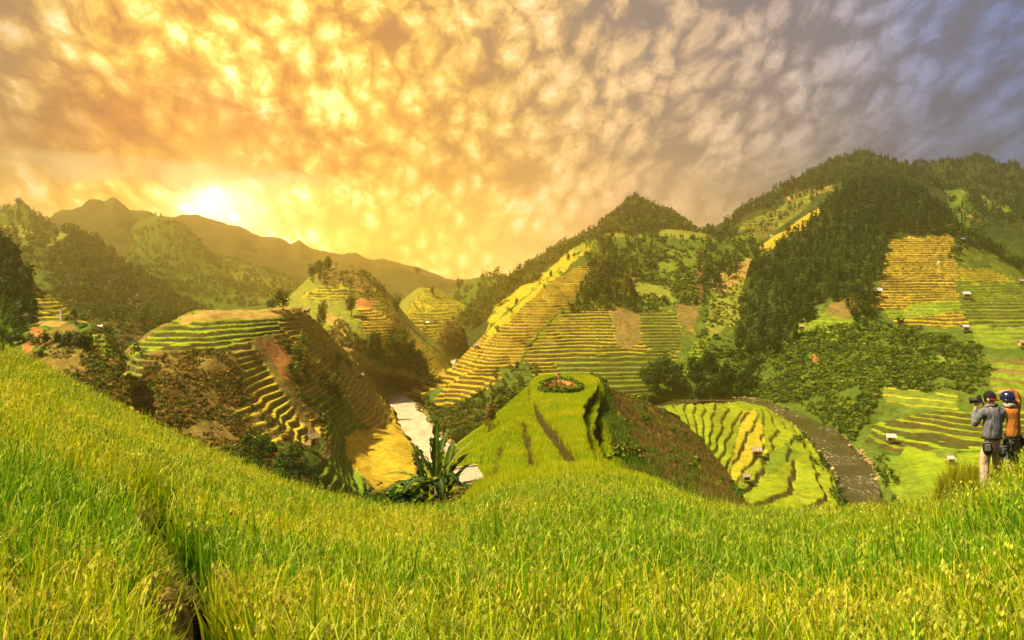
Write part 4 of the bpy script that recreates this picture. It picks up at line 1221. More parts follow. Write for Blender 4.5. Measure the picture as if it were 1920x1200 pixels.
wood(H_H2, [(1110, 438), (1135, 402), (1188, 364), (1255, 386), (1310, 437), (1230, 434)], 950, 6, 10, ['conifer', 'broad', 'broad'], ['dark', 'mid', 'olive'], 'olive-dark tree clothing the pointed central peak', 'trees on the central peak', 3.4)
wood(H_H2, [(860, 600), (945, 530), (1040, 466), (1110, 432), (1115, 445), (1060, 478), (1000, 522), (930, 575), (880, 640)], 700, 6, 10, ['conifer', 'broad'], ['mid', 'olive'], 'tree on the long ridge sloping left from the central peak', 'trees on the ridge left of the central peak', 3.4)
wood(H_H1, [(1078, 566), (1100, 530), (1112, 500), (1180, 520), (1190, 566)], 170, 6, 11, ['conifer', 'tall', 'broad'], ['dark', 'dark', 'olive'], 'dark tree in the grove directly above the central terraces', 'grove above the central terraces', 3)
wood(H_H1, [(1105, 500), (1100, 462), (1160, 455), (1235, 462), (1238, 490), (1190, 520)], 260, 5, 9, ['conifer', 'tall', 'broad'], ['dark', 'mid', 'olive'], 'tree in the wood under the grassy shoulder of the central peak', 'wood under the grassy shoulder', 2.8)
wood(H_H1, [(1120, 448), (1300, 450), (1420, 456), (1420, 466), (1300, 462), (1120, 458)], 90, 6, 11, ['tall', 'conifer', 'broad'], ['dark', 'mid'], 'small dark tree in the line along the grassy shoulder', 'line of trees along the grassy shoulder', 3)
wood(H_H1, [(1070, 566), (1320, 570), (1320, 582), (1070, 580)], 110, 3.5, 6, ['broad'], ['dark', 'mid'], 'low dark tree in the hedge across the central hillside', 'hedge across the central hillside', 2.5)
wood(H_H1, [(1320, 468), (1420, 462), (1440, 490), (1400, 490), (1330, 560), (1315, 560)], 160, 7, 11, ['broad', 'conifer'], ['mid', 'dark'], 'tree in the gully right of the bare red streak', 'trees right of the red streak', 3.5)
wood(H_H1, [(895, 640), (1000, 542), (1078, 478), (1085, 484), (1008, 552), (905, 652)], 26, 4, 7, ['tall', 'broad'], ['olive', 'mid'], 'little tree on the golden crest above the central terraces', 'trees along the golden crest', 3)
wood(H_H1, [(1205, 720), (1240, 690), (1300, 700), (1400, 700), (1400, 745), (1230, 748)], 110, 6, 11, ['broad', 'tall'], ['dark', 'mid'], 'dark tree in the clump on the river bend behind the round knoll', 'trees on the river bend behind the knoll', 2.6)
wood(H_H1, [(930, 690), (1000, 680), (1005, 715), (940, 740), (900, 790), (880, 800), (930, 740)], 50, 3, 5, ['broad'], ['mid', 'dark', 'olive'], 'low bushy tree in the hedge running down the golden terraces', 'hedge down the golden terraces', 2.2)
wood(H_H1, [(845, 775), (910, 775), (940, 790), (880, 835), (840, 822)], 60, 3, 5.5, ['broad'], ['mid', 'olive'], 'bushy tree on the right bank of the pale river', 'trees on the right bank of the pale river', 2.0)
wood(H_K7, [(850, 560), (900, 524), (936, 514), (990, 548), (1030, 580), (900, 600)], 240, 8, 12, ['conifer', 'broad'], ['olive', 'mid'], 'hazy tree on the small wooded hill at the end of the valley', 'trees on the hill at the valley end', 4)
wood(H_K3, [(160, 515), (215, 465), (300, 406), (345, 425), (395, 478), (490, 505), (640, 580), (560, 570), (300, 560), (180, 560)], 2000, 7, 10, ['conifer', 'broad'], ['olive', 'mid'], 'golden hazy tree on the rounded hill below the sun', 'trees on the hazy hill below the sun', 4.2)
wood(H_K2A, [(-100, 410), (20, 392), (75, 412), (160, 480), (100, 500), (0, 500), (-100, 520)], 420, 8, 13, ['conifer', 'broad'], ['dark', 'olive'], 'dark tree on the left hillside behind the wooded spur', 'trees on the back left hillside', 4)
wood(H_K2B, [(60, 450), (132, 420), (230, 490), (345, 562), (430, 610), (330, 620), (200, 610), (130, 590), (60, 560)], 1300, 7, 11, ['conifer', 'broad', 'broad'], ['dark', 'olive', 'mid'], 'brownish-dark tree in the wood on the left spur', 'wood on the left spur', 3.0)
wood(H_K1, [(-120, 450), (0, 462), (26, 482), (48, 545), (65, 600), (0, 605), (-120, 605)], 280, 4, 7, ['broad', 'conifer'], ['dark'], 'nearly black tree in the wood at the left picture edge', 'wood at the left edge', 2.6)
wood(H_K1, [(60, 605), (40, 640), (60, 660), (150, 660), (160, 650), (0, 650), (0, 612)], 40, 3, 4.5, ['broad'], ['dark', 'mid'], 'dark bush-like tree at the foot of the red earth bank', 'small trees around the red earth bank', 2)
wood(H_K1, [(130, 590), (220, 640), (225, 690), (190, 690), (140, 610)], 40, 2.5, 4.5, ['broad', 'tall'], ['olive', 'mid'], 'small olive tree on the slope right of the red earth bank', 'small trees right of the red earth bank', 2)
wood(H_F, [(575, 525), (600, 504), (632, 498), (636, 508), (600, 530)], 22, 7, 10, ['tall', 'broad'], ['olive', 'mid'], 'tree in the clump crowning the rounded left hill', 'clump crowning the rounded left hill', 2.5)
wood(H_F, [(600, 515), (690, 510), (730, 560), (650, 535)], 70, 3, 5, ['broad'], ['olive', 'mid'], 'small bushy tree under the top of the rounded left hill', 'bushes under the rounded left hill top', 3)
wood(H_F, [(690, 655), (760, 660), (800, 690), (790, 708), (720, 712), (690, 690)], 60, 7, 12, ['tall', 'broad'], ['mid', 'olive'], 'tall tree in the clump beside the pale river', 'clump beside the pale river', 2.4)
wood(H_E, [(545, 655), (600, 650), (660, 700), (655, 735), (600, 735), (545, 720)], 34, 3, 6, ['broad', 'tall'], ['olive', 'lime', 'mid'], 'bushy tree in the hollow between two terraced spurs', 'trees in the hollow between two spurs', 2.2)
wood(H_E, [(500, 600), (520, 620), (580, 700), (640, 740), (620, 745), (560, 715), (505, 640)], 30, 2.5, 4.5, ['broad'], ['olive', 'dark'], 'small dark tree along the edge of the red earth patch', 'small trees along the red earth patch', 2)
wood(H_E, [(480, 830), (520, 860), (600, 870), (600, 910), (500, 930), (440, 860)], 70, 2.2, 4, ['broad'], ['dark', 'mid'], 'dark bushy tree under the thatched hut', 'bushy trees under the thatched hut', 1.8)
wood(H_E, [(225, 660), (262, 655), (270, 690), (235, 700)], 14, 2, 3.5, ['broad'], ['dark', 'olive'], 'dark bush-like tree at the left end of the front terraces', 'small trees at the left end of the front terraces', 1.8)
wood(H_G, [(740, 600), (800, 560), (880, 600), (905, 650), (850, 660), (800, 640)], 40, 3, 6, ['broad', 'tall'], ['olive', 'mid'], 'small golden-olive tree on the dome-shaped hill', 'trees on the dome-shaped hill', 4)
wood(H_C, [(1490, 815), (1535, 845), (1575, 905), (1584, 960), (1574, 960), (1560, 900), (1522, 845)], 60, 1.6, 3.0, ['broad'], ['mid', 'dark'], 'dark bush-like tree between the fan of paddies and the brown river', 'bushes between the paddies and the brown river', 1.4)
wood(H_I1, [(1640, 860), (1660, 860), (1700, 940), (1680, 950), (1640, 890)], 26, 1.6, 2.8, ['broad'], ['mid', 'dark'], 'dark bush-like tree on the far bank of the brown river', 'bushes on the far bank of the brown river', 1.6)


def grow_woods():
    app = np.array([w[1] / w[0][1] for w in WOODS])
    isc = np.array([w[2] == 'conifer' for w in WOODS])
    px = np.array([HX + F * w[0][0] / w[0][1] for w in WOODS])
    vis = (px > -5) & (px < 1925)
    single = np.zeros(len(WOODS), bool)
    for k in (isc, ~isc):
        c = np.where(k & vis)[0]
        single[c[np.argsort(-app[c])[:285]]] = True
    rest = {}
    for i, (p, h, kind, tint, gid) in enumerate(WOODS):
        if single[i]:
            lab, grp = GROUPS[gid]
            put_tree('conifer_tree' if kind == 'conifer' else 'leafy_tree', Vector(p) - Vector((0, 0, .02 * h)), h, kind, tint, lab, 'tree', grp, 170, int(rng.integers(3)))
        else:
            rest.setdefault((kind, tint), []).append((p, h))
    parts = []
    for (kind, tint), L in rest.items():
        P = np.array([l[0] for l in L]); hh = np.array([l[1] for l in L])
        var = rng.integers(0, 4, len(L))
        for v in range(4):
            V, Fc, br = crown(kind, 56)
            k = var == v
            n = int(k.sum())
            if not n:
                continue
            a = rng.uniform(0, 6.28, n)
            ca, sa = np.cos(a)[:, None], np.sin(a)[:, None]
            X = (V[None, :, 0] * ca - V[None, :, 1] * sa) * hh[k][:, None] + P[k][:, 0:1]
            Yy = (V[None, :, 0] * sa + V[None, :, 1] * ca) * hh[k][:, None] + P[k][:, 1:2]
            Z = V[None, :, 2] * hh[k][:, None] + P[k][:, 2:3] - .03 * hh[k][:, None]
            VV = np.stack([X, Yy, Z], -1).reshape(-1, 3)
            FF = (np.arange(n)[:, None, None] * len(V) + Fc[None]).reshape(-1, 4)
            tc = np.array(TINT[tint]) * rng.uniform(.7, 1.35, (n, 1))
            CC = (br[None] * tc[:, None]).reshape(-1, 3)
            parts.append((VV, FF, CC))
    V, Fs, Cs = join(parts)
    tag(mesh_np('forest', V, Fs, Cs, M_LEAF, smooth=False), 'far woods on the hillsides reading as one mass', 'forest', kind='stuff')


grow_woods()


def shrubs(name, h, polys, n, s0, s1, tints, leaves=26, pts=None):
    parts = []
    Ps = pts if pts is not None else np.concatenate([spots(h, p, int(n * w)) for p, w in polys])
    tn = rng.integers(0, len(tints), len(Ps))
    for v in range(5):
        V, Fc, br = crown('bush', leaves)
        for ti, tint in enumerate(tints):
            k = (tn == ti) & (np.arange(len(Ps)) % 5 == v)
            P = Ps[k]; m = len(P)
            if not m:
                continue
            hh = (s0 + (s1 - s0) * rng.random(m) ** 2) * (0.8 + .7 * rng.random(m) ** 4)
            a = rng.uniform(0, 6.28, m); ca, sa = np.cos(a)[:, None], np.sin(a)[:, None]
            X = (V[None, :, 0] * ca - V[None, :, 1] * sa) * hh[:, None] + P[:, 0:1]
            Yy = (V[None, :, 0] * sa + V[None, :, 1] * ca) * hh[:, None] + P[:, 1:2]
            Z = V[None, :, 2] * hh[:, None] + P[:, 2:3] - .12 * hh[:, None]
            tc = np.array(TINT[tint]) * rng.uniform(.75, 1.25, (m, 1))
            parts.append((np.stack([X, Yy, Z], -1).reshape(-1, 3), (np.arange(m)[:, None, None] * len(V) + Fc[None]).reshape(-1, 4), (br[None] * tc[:, None]).reshape(-1, 3)))
    V, Fs, Cs = join(parts)
    tag(mesh_np(name, V, Fs, Cs, M_LEAF, smooth=False), kind='stuff')


shrubs('undergrowth', H_I1, [([(1420, 690), (1500, 620), (1600, 610), (1640, 590), (1700, 612), (1830, 645), (1860, 700), (1830, 735), (1790, 730), (1650, 725), (1600, 830), (1560, 790), (1500, 760), (1400, 745)], 1.0)], 7500, .8, 3.0, ['lime', 'lime', 'mid', 'mid', 'dark'])
shrubs('undergrowth', H_H1, [([(1190, 470), (1310, 462), (1310, 565), (1180, 565)], .4), ([(1320, 560), (1420, 470), (1420, 740), (1300, 740)], .3), ([(835, 760), (905, 735), (1000, 715), (1000, 770), (880, 840), (830, 830)], .4), ([(738, 745), (800, 748), (850, 775), (850, 845), (800, 800)], .25)], 2500, 1.6, 3.2, ['mid', 'olive', 'dark'])
shrubs('scrub', H_E, [([(268, 668), (430, 655), (470, 760), (570, 840), (540, 900), (230, 870), (215, 775), (255, 730)], 1.0)], 7500, .35, 1.4, ['brown', 'brown', 'olive', 'rust', 'mid'])
shrubs('scrub', H_E, [([(520, 640), (545, 640), (600, 700), (580, 710)], .3), ([(560, 740), (650, 735), (620, 800), (580, 790)], .3)], 700, .8, 1.8, ['olive', 'mid', 'brown'])
shrubs('scrub', H_K1, [([(60, 662), (160, 662), (220, 690), (250, 790), (100, 780), (40, 700)], 1.0), ([(130, 600), (230, 640), (230, 700), (160, 660)], .5)], 900, .7, 1.5, ['olive', 'brown', 'mid'])
shrubs('undergrowth', H_K2B, [([(60, 470), (132, 425), (345, 566), (420, 615), (330, 640), (60, 600)], .7), ([(130, 600), (420, 615), (420, 700), (130, 690)], .3)], 2800, 2.2, 4.2, ['olive', 'dark', 'brown'])
shrubs('scrub', H_G, [([(830, 600), (900, 590), (915, 640), (880, 680), (820, 650)], 1.0)], 700, 1.2, 2.4, ['olive', 'brown'])
shrubs('scrub', H_F, [([(600, 520), (690, 512), (740, 570), (620, 545)], .5), ([(560, 600), (650, 610), (690, 660), (620, 640)], .5)], 700, 1.0, 2.0, ['olive', 'brown', 'mid'])
_K = HILLS['knoll']
def knoll_cover():
    ok = (_K['side'] > 4.3) & (_K['P'][..., 1] < 165)
    c = np.argwhere(ok); c = c[rng.choice(len(c), 7000)]
    c = np.concatenate([c, np.argwhere(ok)[rng.choice(int(ok.sum()), 19000)]])
    b = _K['P'][c[:, 0], c[:, 1]] + rng.normal(0, .12, (len(c), 3)) * np.array((1, 1, 0)); m = len(b)
    sd_ = _K['side'][c[:, 0], c[:, 1]]
    gr_ = np.clip((fbm(b[:, 0] / 5, b[:, 1] / 5, 3, 67) - .5) * 4 + .15 + np.clip((4.9 - sd_) / .3, 0, 1), 0, 1)[:, None]
    parts = []
    for r in range(3):
        tip = (np.array((.24, .15, .045)) * (1 - gr_) + np.array((.12, .20, .02)) * gr_) * rng.uniform(.55, 1.35, (m, 1))
        parts.append(blades(b + rng.normal(0, .07, (m, 3)) * np.array((1, 1, 0)), rng.uniform(0, 6.28, m), rng.uniform(.02, .14, m), rng.uniform(.3, .85, m), rng.uniform(.03, .075, m) * (b[:, 1] / 60) ** .5, tip * .55, tip, rng.uniform(.02, .3, m), 2)[:3])
    V, Fs, Cs = join(parts)
    tag(mesh_np('corn_stubble', V, Fs, Cs, M_LEAF, smooth=False), kind='stuff')
    c = np.argwhere(ok & (_K['P'][..., 1] > 48)); c = c[rng.choice(len(c), 260)]
    shrubs('undergrowth', None, None, 0, .5, 1.5, ['mid', 'olive', 'lime'], 40, _K['P'][c[:, 0], c[:, 1]])
    c = np.argwhere(_K['ring'] & (_K['rr'] > .84)); c = c[rng.choice(len(c), 700)]
    shrubs('hedge_plants', None, None, 0, .35, .6, ['lime', 'mid', 'mid'], 16, _K['P'][c[:, 0], c[:, 1]])
    c = np.argwhere(_K['rr'] < .8); c = c[rng.choice(len(c), 500)]
    shrubs('dry_plants', None, None, 0, .25, .5, ['brown'], 12, _K['P'][c[:, 0], c[:, 1]])
knoll_cover()


# trees that stand alone
def lone(h, px, py, hpx, kind, tint, label, name='leafy_tree', n=700, var=9):
    p = at(h, px, py)
    return put_tree(name, p, hpx * p.y / F, kind, tint, label, 'tree', None, n, var)


lone(H_F, 658, 595, 46, 'tall', 'olive', 'tall rounded olive tree standing alone left of the red earth scar', var=10)
lone(H_F, 743, 585, 36, 'tall', 'dark', 'dark egg-shaped tree standing alone where two terraced hills meet', var=11)
lone(H_E, 530, 582, 44, 'broad', 'olive', 'large round tree behind the plateau of the front left hill', var=12)
lone(H_E, 508, 584, 26, 'broad', 'mid', 'lower bushy tree left of the large round plateau tree', var=13)
lone(H_E, 604, 612, 52, 'tall', 'olive', 'narrow tree at the head of the gully right of the plateau', var=14)
lone(H_E, 627, 662, 18, 'tall', 'mid', 'short narrow tree on the lip of the second terraced spur', var=15)
lone(H_E, 708, 712, 26, 'broad', 'mid', 'bushy tree at the tip of the spur above the pale river', var=16)
lone(H_F, 668, 706, 30, 'broad', 'olive', 'dense tree beside the little hut on the river terraces', var=17)
lone(H_G, 812, 556, 22, 'tall', 'olive', 'thin tree on the top of the dome-shaped hill', var=18)
lone(H_K6, 783, 515, 18, 'broad', 'olive', 'wide flat-topped tree on the hazy skyline above the dome-shaped hill', var=19)
lone(H_K7, 862, 545, 24, 'broad', 'olive', 'round hazy tree on the skyline at the end of the valley', var=20)
lone(H_K2A, 36, 388, 20, 'broad', 'dark', 'tallest tree on the peak at the top left corner of the hills', var=21)
lone(H_K2A, 14, 398, 16, 'broad', 'dark', 'low spreading tree left of the tallest hilltop tree', var=22)
lone(H_K2A, 54, 399, 14, 'tall', 'dark', 'slim tree just right of the tallest hilltop tree', var=23)
lone(H_K3, 402, 486, 14, 'tall', 'olive', 'slim hazy tree standing out on the shoulder under the sun', var=24)
lone(H_H1, 1330, 700, 52, 'tall', 'dark', 'tall dark tree rising left of the wooded gully above the river bend', var=25)
lone(H_H1, 1232, 735, 54, 'tall', 'dark', 'tallest dark tree of the river bend just right of the round knoll', var=26)
lone(H_H1, 1060, 478, 18, 'tall', 'olive', 'slender tree at the upper end of the golden crest', var=27)
lone(H_I1, 1430, 470, 22, 'conifer', 'dark', 'single dark conifer beside the long golden strip', 'conifer_tree', 260, 28)
lone(H_I1, 1548, 395, 26, 'conifer', 'dark', 'tall conifer at the upper end of the long golden strip', 'conifer_tree', 260, 29)
lone(H_I1, 1640, 580, 24, 'broad', 'dark', 'black-green tree just below the hut at the golden field corner', var=30)
lone(H_I1, 1690, 610, 20, 'broad', 'dark', 'dark rounded tree under the lowest golden terraces', var=31)
lone('knoll', 917, 812, 56, 'tall', 'brown', 'brown-leaved young tree on the left flank of the round knoll', var=32)
lone('knoll', 935, 762, 30, 'broad', 'olive', 'small olive tree on the left flank near the knoll top', var=33)


# ------------------------------------------------------------------ stones along the river
def stones():
    L = [(1330, 744), (1430, 748), (1508, 773), (1572, 803), (1606, 838), (1644, 888), (1678, 945)]
    L2 = [(1400, 757), (1455, 776), (1500, 806), (1537, 848), (1562, 885), (1576, 945)]
    L3 = [(830, 705), (790, 719), (752, 732), (767, 747), (794, 774), (815, 803), (842, 832)]
    V, Fc, Cs = [], [], []
    base = np.array([(0, 0, 1), (.9, 0, .1), (.3, .8, .2), (-.7, .6, 0), (-.8, -.5, .15), (.2, -.9, .1), (0, 0, -.6)], float)
    tri = np.array([(0, 1, 2), (0, 2, 3), (0, 3, 4), (0, 4, 5), (0, 5, 1), (6, 2, 1), (6, 3, 2), (6, 4, 3), (6, 5, 4), (6, 1, 5)])
    o = 0
    for line, n, wob in ((L, 520, 4.5), (L2, 150, 3), (L3, 320, 5)):
        t = rng.uniform(0, len(line) - 1, n)
        a = np.array(line, float)
        i = np.minimum(t.astype(int), len(line) - 2); f = (t - i)[:, None]
        p = a[i] * (1 - f) + a[i + 1] * f
        p[:, 0] += rng.normal(wob * .6, wob, n)
        W3 = to_world(np.stack([p[:, 0], p[:, 1], F * 59.7 / (p[:, 1] - HY)], 1))
        for w in W3:
            s = rng.uniform(.15, .7) * (1 + 1.4 * (rng.random() > .92))
            a_ = rng.uniform(0, 6.28)
            b = base * rng.uniform(.6, 1.2, base.shape) * s
            x = b[:, 0] * math.cos(a_) - b[:, 1] * math.sin(a_); y = b[:, 0] * math.sin(a_) + b[:, 1] * math.cos(a_)
            V.append(np.stack([x + w[0], y + w[1], b[:, 2] * .7 + w[2]], 1)); Fc.append(tri + o); o += 7
            Cs.append(np.repeat((K['stone'][0] * rng.uniform(.6, 1.3))[None], 7, 0))
    tag(mesh_np('river_stones', np.concatenate(V), np.concatenate(Fc), np.concatenate(Cs), M_NEAR, smooth=False), kind='stuff')


stones()
# ------------------------------------------------------------------ small mesh kit for built things
class MB:
    def __init__(self):
        self.V = []; self.Fc = []

    def add(self, V, Fc):
        o = len(self.V)
        self.V += [tuple(v) for v in V]
        self.Fc += [tuple(i + o for i in f) for f in Fc]
        return self

    def box(self, c, s, rot=None):
        hx, hy, hz = s[0] / 2, s[1] / 2, s[2] / 2
        pts = [Vector((x, y, z)) for x in (-hx, hx) for y in (-hy, hy) for z in (-hz, hz)]
        if rot is not None:
            pts = [rot @ p for p in pts]
        pts = [p + Vector(c) for p in pts]
        return self.add(pts, [(0, 1, 3, 2), (4, 6, 7, 5), (0, 4, 5, 1), (2, 3, 7, 6), (0, 2, 6, 4), (1, 5, 7, 3)])

    def tube(self, pts, rad, nn=10, caps=True, flat=1.0):
        """sweep along points with a radius each (rounded when the end radii are small)"""
        pts = [Vector(p) for p in pts]
        o = []
        n = len(pts)
        u = None
        rings = []
        for i in range(n):
            a = (pts[min(i + 1, n - 1)] - pts[max(i - 1, 0)]).normalized()
            if u is None:
                u = a.orthogonal().normalized()
            u = (u - a * u.dot(a)).normalized()
            w = a.cross(u)
            rings.append([pts[i] + (u * math.cos(k / nn * 6.28318) + w * math.sin(k / nn * 6.28318) * flat) * rad[i] for k in range(nn)])
        V = [v for r in rings for v in r]
        Fc = [(i * nn + j, i * nn + (j + 1) % nn, (i + 1) * nn + (j + 1) % nn, (i + 1) * nn + j) for i in range(n - 1) for j in range(nn)]
        if caps:
            Fc.append(tuple(range(nn))[::-1]); Fc.append(tuple((n - 1) * nn + j for j in range(nn)))
        return self.add(V, Fc)

    def ball(self, c, r, nu=14, nv=9, cut=-1.0):
        """ellipsoid; cut > -1 keeps only the part above that relative height"""
        r = (r,) * 3 if isinstance(r, (int, float)) else r
        V, Fc = [], []
        lo = math.asin(max(-1, cut))
        for i in range(nv + 1):
            la = lo + (math.pi / 2 - lo) * i / nv
            for j in range(nu):
                lo_ = j / nu * 6.28318
                V.append((c[0] + r[0] * math.cos(la) * math.cos(lo_), c[1] + r[1] * math.cos(la) * math.sin(lo_), c[2] + r[2] * math.sin(la)))
        for i in range(nv):
            for j in range(nu):
                Fc.append((i * nu + j, i * nu + (j + 1) % nu, (i + 1) * nu + (j + 1) % nu, (i + 1) * nu + j))
        return self.add(V, Fc)

    def build(self, name, mat, parent=None, smooth=False, bevel=0.0, sub=0):
        me = bpy.data.meshes.new(name)
        me.from_pydata(self.V, [], self.Fc)
        if smooth:
            me.polygons.foreach_set('use_smooth', [True] * len(me.polygons))
        me.materials.append(mat)
        me.update()
        o = bpy.data.objects.new(name, me); C.objects.link(o)
        if parent: o.parent = parent
        if bevel:
            b = o.modifiers.new('bevel', 'BEVEL'); b.width = bevel; b.segments = 2; b.limit_method = 'ANGLE'
        if sub:
            b = o.modifiers.new('sub', 'SUBSURF'); b.levels = sub; b.render_levels = sub
        return o


def striped(name, c0, c1, scale, axis=0, rough=0.8):
    """boards, thatch or corrugated sheet: lines along the thing's own surface"""
    m = bpy.data.materials.new(name); m.use_nodes = True
    t = m.node_tree; g = G(t); b = t.nodes['Principled BSDF']
    b.inputs['Roughness'].default_value = rough; b.inputs['Specular IOR Level'].default_value = 0.15
    tc = g.node('ShaderNodeTexCoord')
    sp = g.node('ShaderNodeSeparateXYZ'); t.links.new(tc.outputs['Object'], sp.inputs[0])
    v = g.m('SINE', g.m('MULTIPLY', sp.outputs[axis], scale))
    n = g.noise(tc.outputs['Object'], 5.0, 5.0, 0.65)
    f = g.m('ADD', g.m('MULTIPLY', v, 0.18), n)
    t.links.new(g.ramp(f, [(0.28, c0), (0.72, c1)]), b.inputs['Base Color'])
    bp = g.node('ShaderNodeBump'); bp.inputs['Strength'].default_value = 0.7; bp.inputs['Distance'].default_value = 0.03
    t.links.new(v, bp.inputs['Height']); t.links.new(bp.outputs[0], b.inputs['Normal'])
    return m


M_THATCH = striped('thatch', (0.20, 0.13, 0.06), (0.36, 0.26, 0.13), 22, 0, 0.95)
M_THATCHG = striped('grey_thatch', (0.22, 0.17, 0.13), (0.42, 0.35, 0.27), 22, 0, 0.95)
M_TIN = striped('pale_sheet_roof', (0.36, 0.34, 0.32), (0.60, 0.58, 0.56), 40, 0, 0.55)
M_CORR = striped('corrugated_sheet', (0.50, 0.38, 0.24), (0.66, 0.54, 0.38), 70, 0, 0.6)
M_WOOD = striped('planks', (0.13, 0.075, 0.035), (0.26, 0.16, 0.08), 30, 0, 0.9)
M_WOODO = striped('orange_planks', (0.36, 0.20, 0.08), (0.50, 0.30, 0.13), 30, 0, 0.9)
M_POST = principled('dark_post', (0.07, 0.05, 0.03), 0.9, 0.1, 0.3, 5)
M_BLUE = striped('blue_sheet', (0.10, 0.14, 0.42), (0.20, 0.26, 0.6), 30, 0, 0.6)
M_WHITE = principled('white_paint', (0.72, 0.70, 0.66), 0.7, 0.2, 0.1, 3)
M_PLASTER = principled('brown_plaster', (0.36, 0.24, 0.14), 0.9, 0.1, 0.25, 2)
M_DARK = principled('dark_opening', (0.02, 0.016, 0.012), 0.9, 0.05)


def hut(h, px, py, wpx, roof, wall, label, yaw=0.0, gable=True, pos=None, stilts=True, tall=1.0, name='stilt_hut'):
    p = at(h, px, py) if pos is None else Vector(pos)
    w = wpx * p.y / F
    e = empty(name, p, label, 'hut', None, yaw, w)      # unit: roof width 1
    fl = 0.34 * tall if stilts else 0.05
    for sx in (-1, 1):
        for sy in (-1, 1):
            MB().tube([(sx * .34, sy * .27, -.4), (sx * .34, sy * .27, fl + .02)], [.03, .025], 6).build('stilt', M_POST, e)
    MB().box((0, 0, fl + .03), (.86, .70, .05)).build('floor', M_POST, e, bevel=.01)
    wz = fl + .055
    hh = .36 * tall
    wl = MB().box((0, 0, wz + hh / 2), (.74, .58, hh))
    if gable:
        for s in (-1, 1):
            x = s * .37
            wl.add([(x, -.29, wz + hh), (x, .29, wz + hh), (x, 0, wz + hh + .25), (x - s * .02, -.29, wz + hh), (x - s * .02, .29, wz + hh), (x - s * .02, 0, wz + hh + .25)],
                   [(0, 1, 2), (5, 4, 3), (0, 2, 5, 3), (1, 4, 5, 2), (0, 3, 4, 1)])
    wo = wl.build('wall', wall, e)
    d = MB().box((-.12, -.297, wz + hh * .45), (.18, .016, hh * .85)).build('door', M_DARK, e)
    rz = wz + hh
    rf = MB()
    if gable:
        for s in (-1, 1):
            a = math.atan2(.30, .36)
            rf.box((0, s * .195, rz + .135), (1.0, .52, .035), Matrix.Rotation(-s * a, 3, 'X'))
        rf.tube([(-.51, 0, rz + .305), (.51, 0, rz + .305)], [.03, .03], 6)
    else:
        rf.box((0, 0, rz + .12), (1.0, .88, .035), Matrix.Rotation(R(20), 3, 'X'))
    rf.build('roof', roof, e, bevel=.008)
    if stilts:
        ld = MB()
        for s in (-1, 1):
            ld.tube([(-.12 + s * .06, -.5, -.25), (-.12 + s * .06, -.34, fl + .04)], [.012, .012], 5)
        for k in range(4):
            ld.tube([(-.18, -.47 + .035 * k, -.15 + .13 * k), (-.06, -.47 + .035 * k, -.15 + .13 * k)], [.009, .009], 5)
        ld.build('ladder', M_POST, e)
    return e


hut(H_E, 584, 846, 27, M_THATCH, M_WOODO, 'wooden gabled hut with brown thatch on the front left hill, facing us with its gable', R(62), True, tall=1.3)
hut(H_E, 676, 712, 12, M_THATCH, M_WOOD, 'little brown hut among the terraces above the pale river', R(20))
hut(H_H1, 792, 724, 10, M_THATCH, M_WOOD, 'tiny dark hut on the right bank at the bend of the pale river', R(-15))
hut(H_H1, 894, 655, 10, M_THATCHG, M_WOOD, 'tiny hut on the left crest of the golden terraced slope', R(10))
hut(H_C, 1419, 858, 19, M_THATCHG, M_WOOD, 'grey-roofed hut in the middle of the fan of green paddies', R(-8), True)
hut(H_C, 1399, 905, 16, M_THATCHG, M_WOOD, 'small greyish hut at the lower left corner of the fan of paddies', R(10), True)
hut(H_I1, 1671, 832, 18, M_TIN, M_WOODO, 'white-roofed stilt hut at the left end of the terraces beyond the brown river', R(-14), True)
hut(H_I1, 1781, 870, 15, M_TIN, M_WOODO, 'white-roofed stilt hut above the bright green triangular field', R(3), True)
hut(H_I1, 1645, 557, 15, M_TIN, M_WOOD, 'pale-roofed hut at the lower left corner of the big golden field', R(-25))
hut(H_I1, 1811, 561, 14, M_TIN, M_WOOD, 'pale-roofed hut on the boundary between the golden and the green field', R(-5))
hut(H_I1, 1809, 624, 13, M_TIN, M_WOOD, 'pale-roofed hut at the bottom right corner of the golden field', R(4), tall=1.2)
hut(H_I1, 1914, 534, 10, M_THATCHG, M_WOOD, 'small pinkish hut near the right picture edge, upper one of two', R(4))
hut(H_I1, 1917, 654, 14, M_THATCHG, M_WOODO, 'pinkish-grey hut at the right picture edge below the green terraces', R(8), tall=1.2)
hut(H_I1, 1503, 620, 10, M_THATCHG, M_WOOD, 'tiny grey hut at the left end of the small lime terraces in the bushes', R(-20))
hut(H_I1, 1804, 452, 8, M_BLUE, M_WOOD, 'tiny shack with a blue roof at the top of the green field', R(0), stilts=False, name='shack')
hut(H_I1, 1447, 444, 6, M_TIN, M_WHITE, 'tiny white hut at the foot of the long golden strip', R(0), stilts=False, name='shack')
hut(H_I1, 1761, 495, 5, M_WHITE, M_WHITE, 'tiny white shack standing inside the big golden field', R(0), stilts=False, name='shack')
hut(H_G, 801, 608, 8, M_WHITE, M_WOOD, 'tiny white-roofed hut on the side of the dome-shaped hill', R(0), stilts=False, name='shack')
hut(H_F, 791, 676, 8, M_WHITE, M_WOOD, 'tiny white-roofed shack beside the trees above the pale river', R(0), stilts=False, name='shack')
hut(H_E, 561, 583, 11, M_THATCH, M_WOOD, 'low thatched hut behind the plateau, left one of two', R(10), stilts=False, name='shack')
hut(H_E, 577, 586, 12, M_THATCH, M_WOODO, 'low thatched hut behind the plateau, right one of two', R(-12), stilts=False, name='shack')
hut(H_K1, 201, 603, 10, M_WHITE, M_WHITE, 'small white house on the road behind the red earth bank', R(0), stilts=False, name='shack')


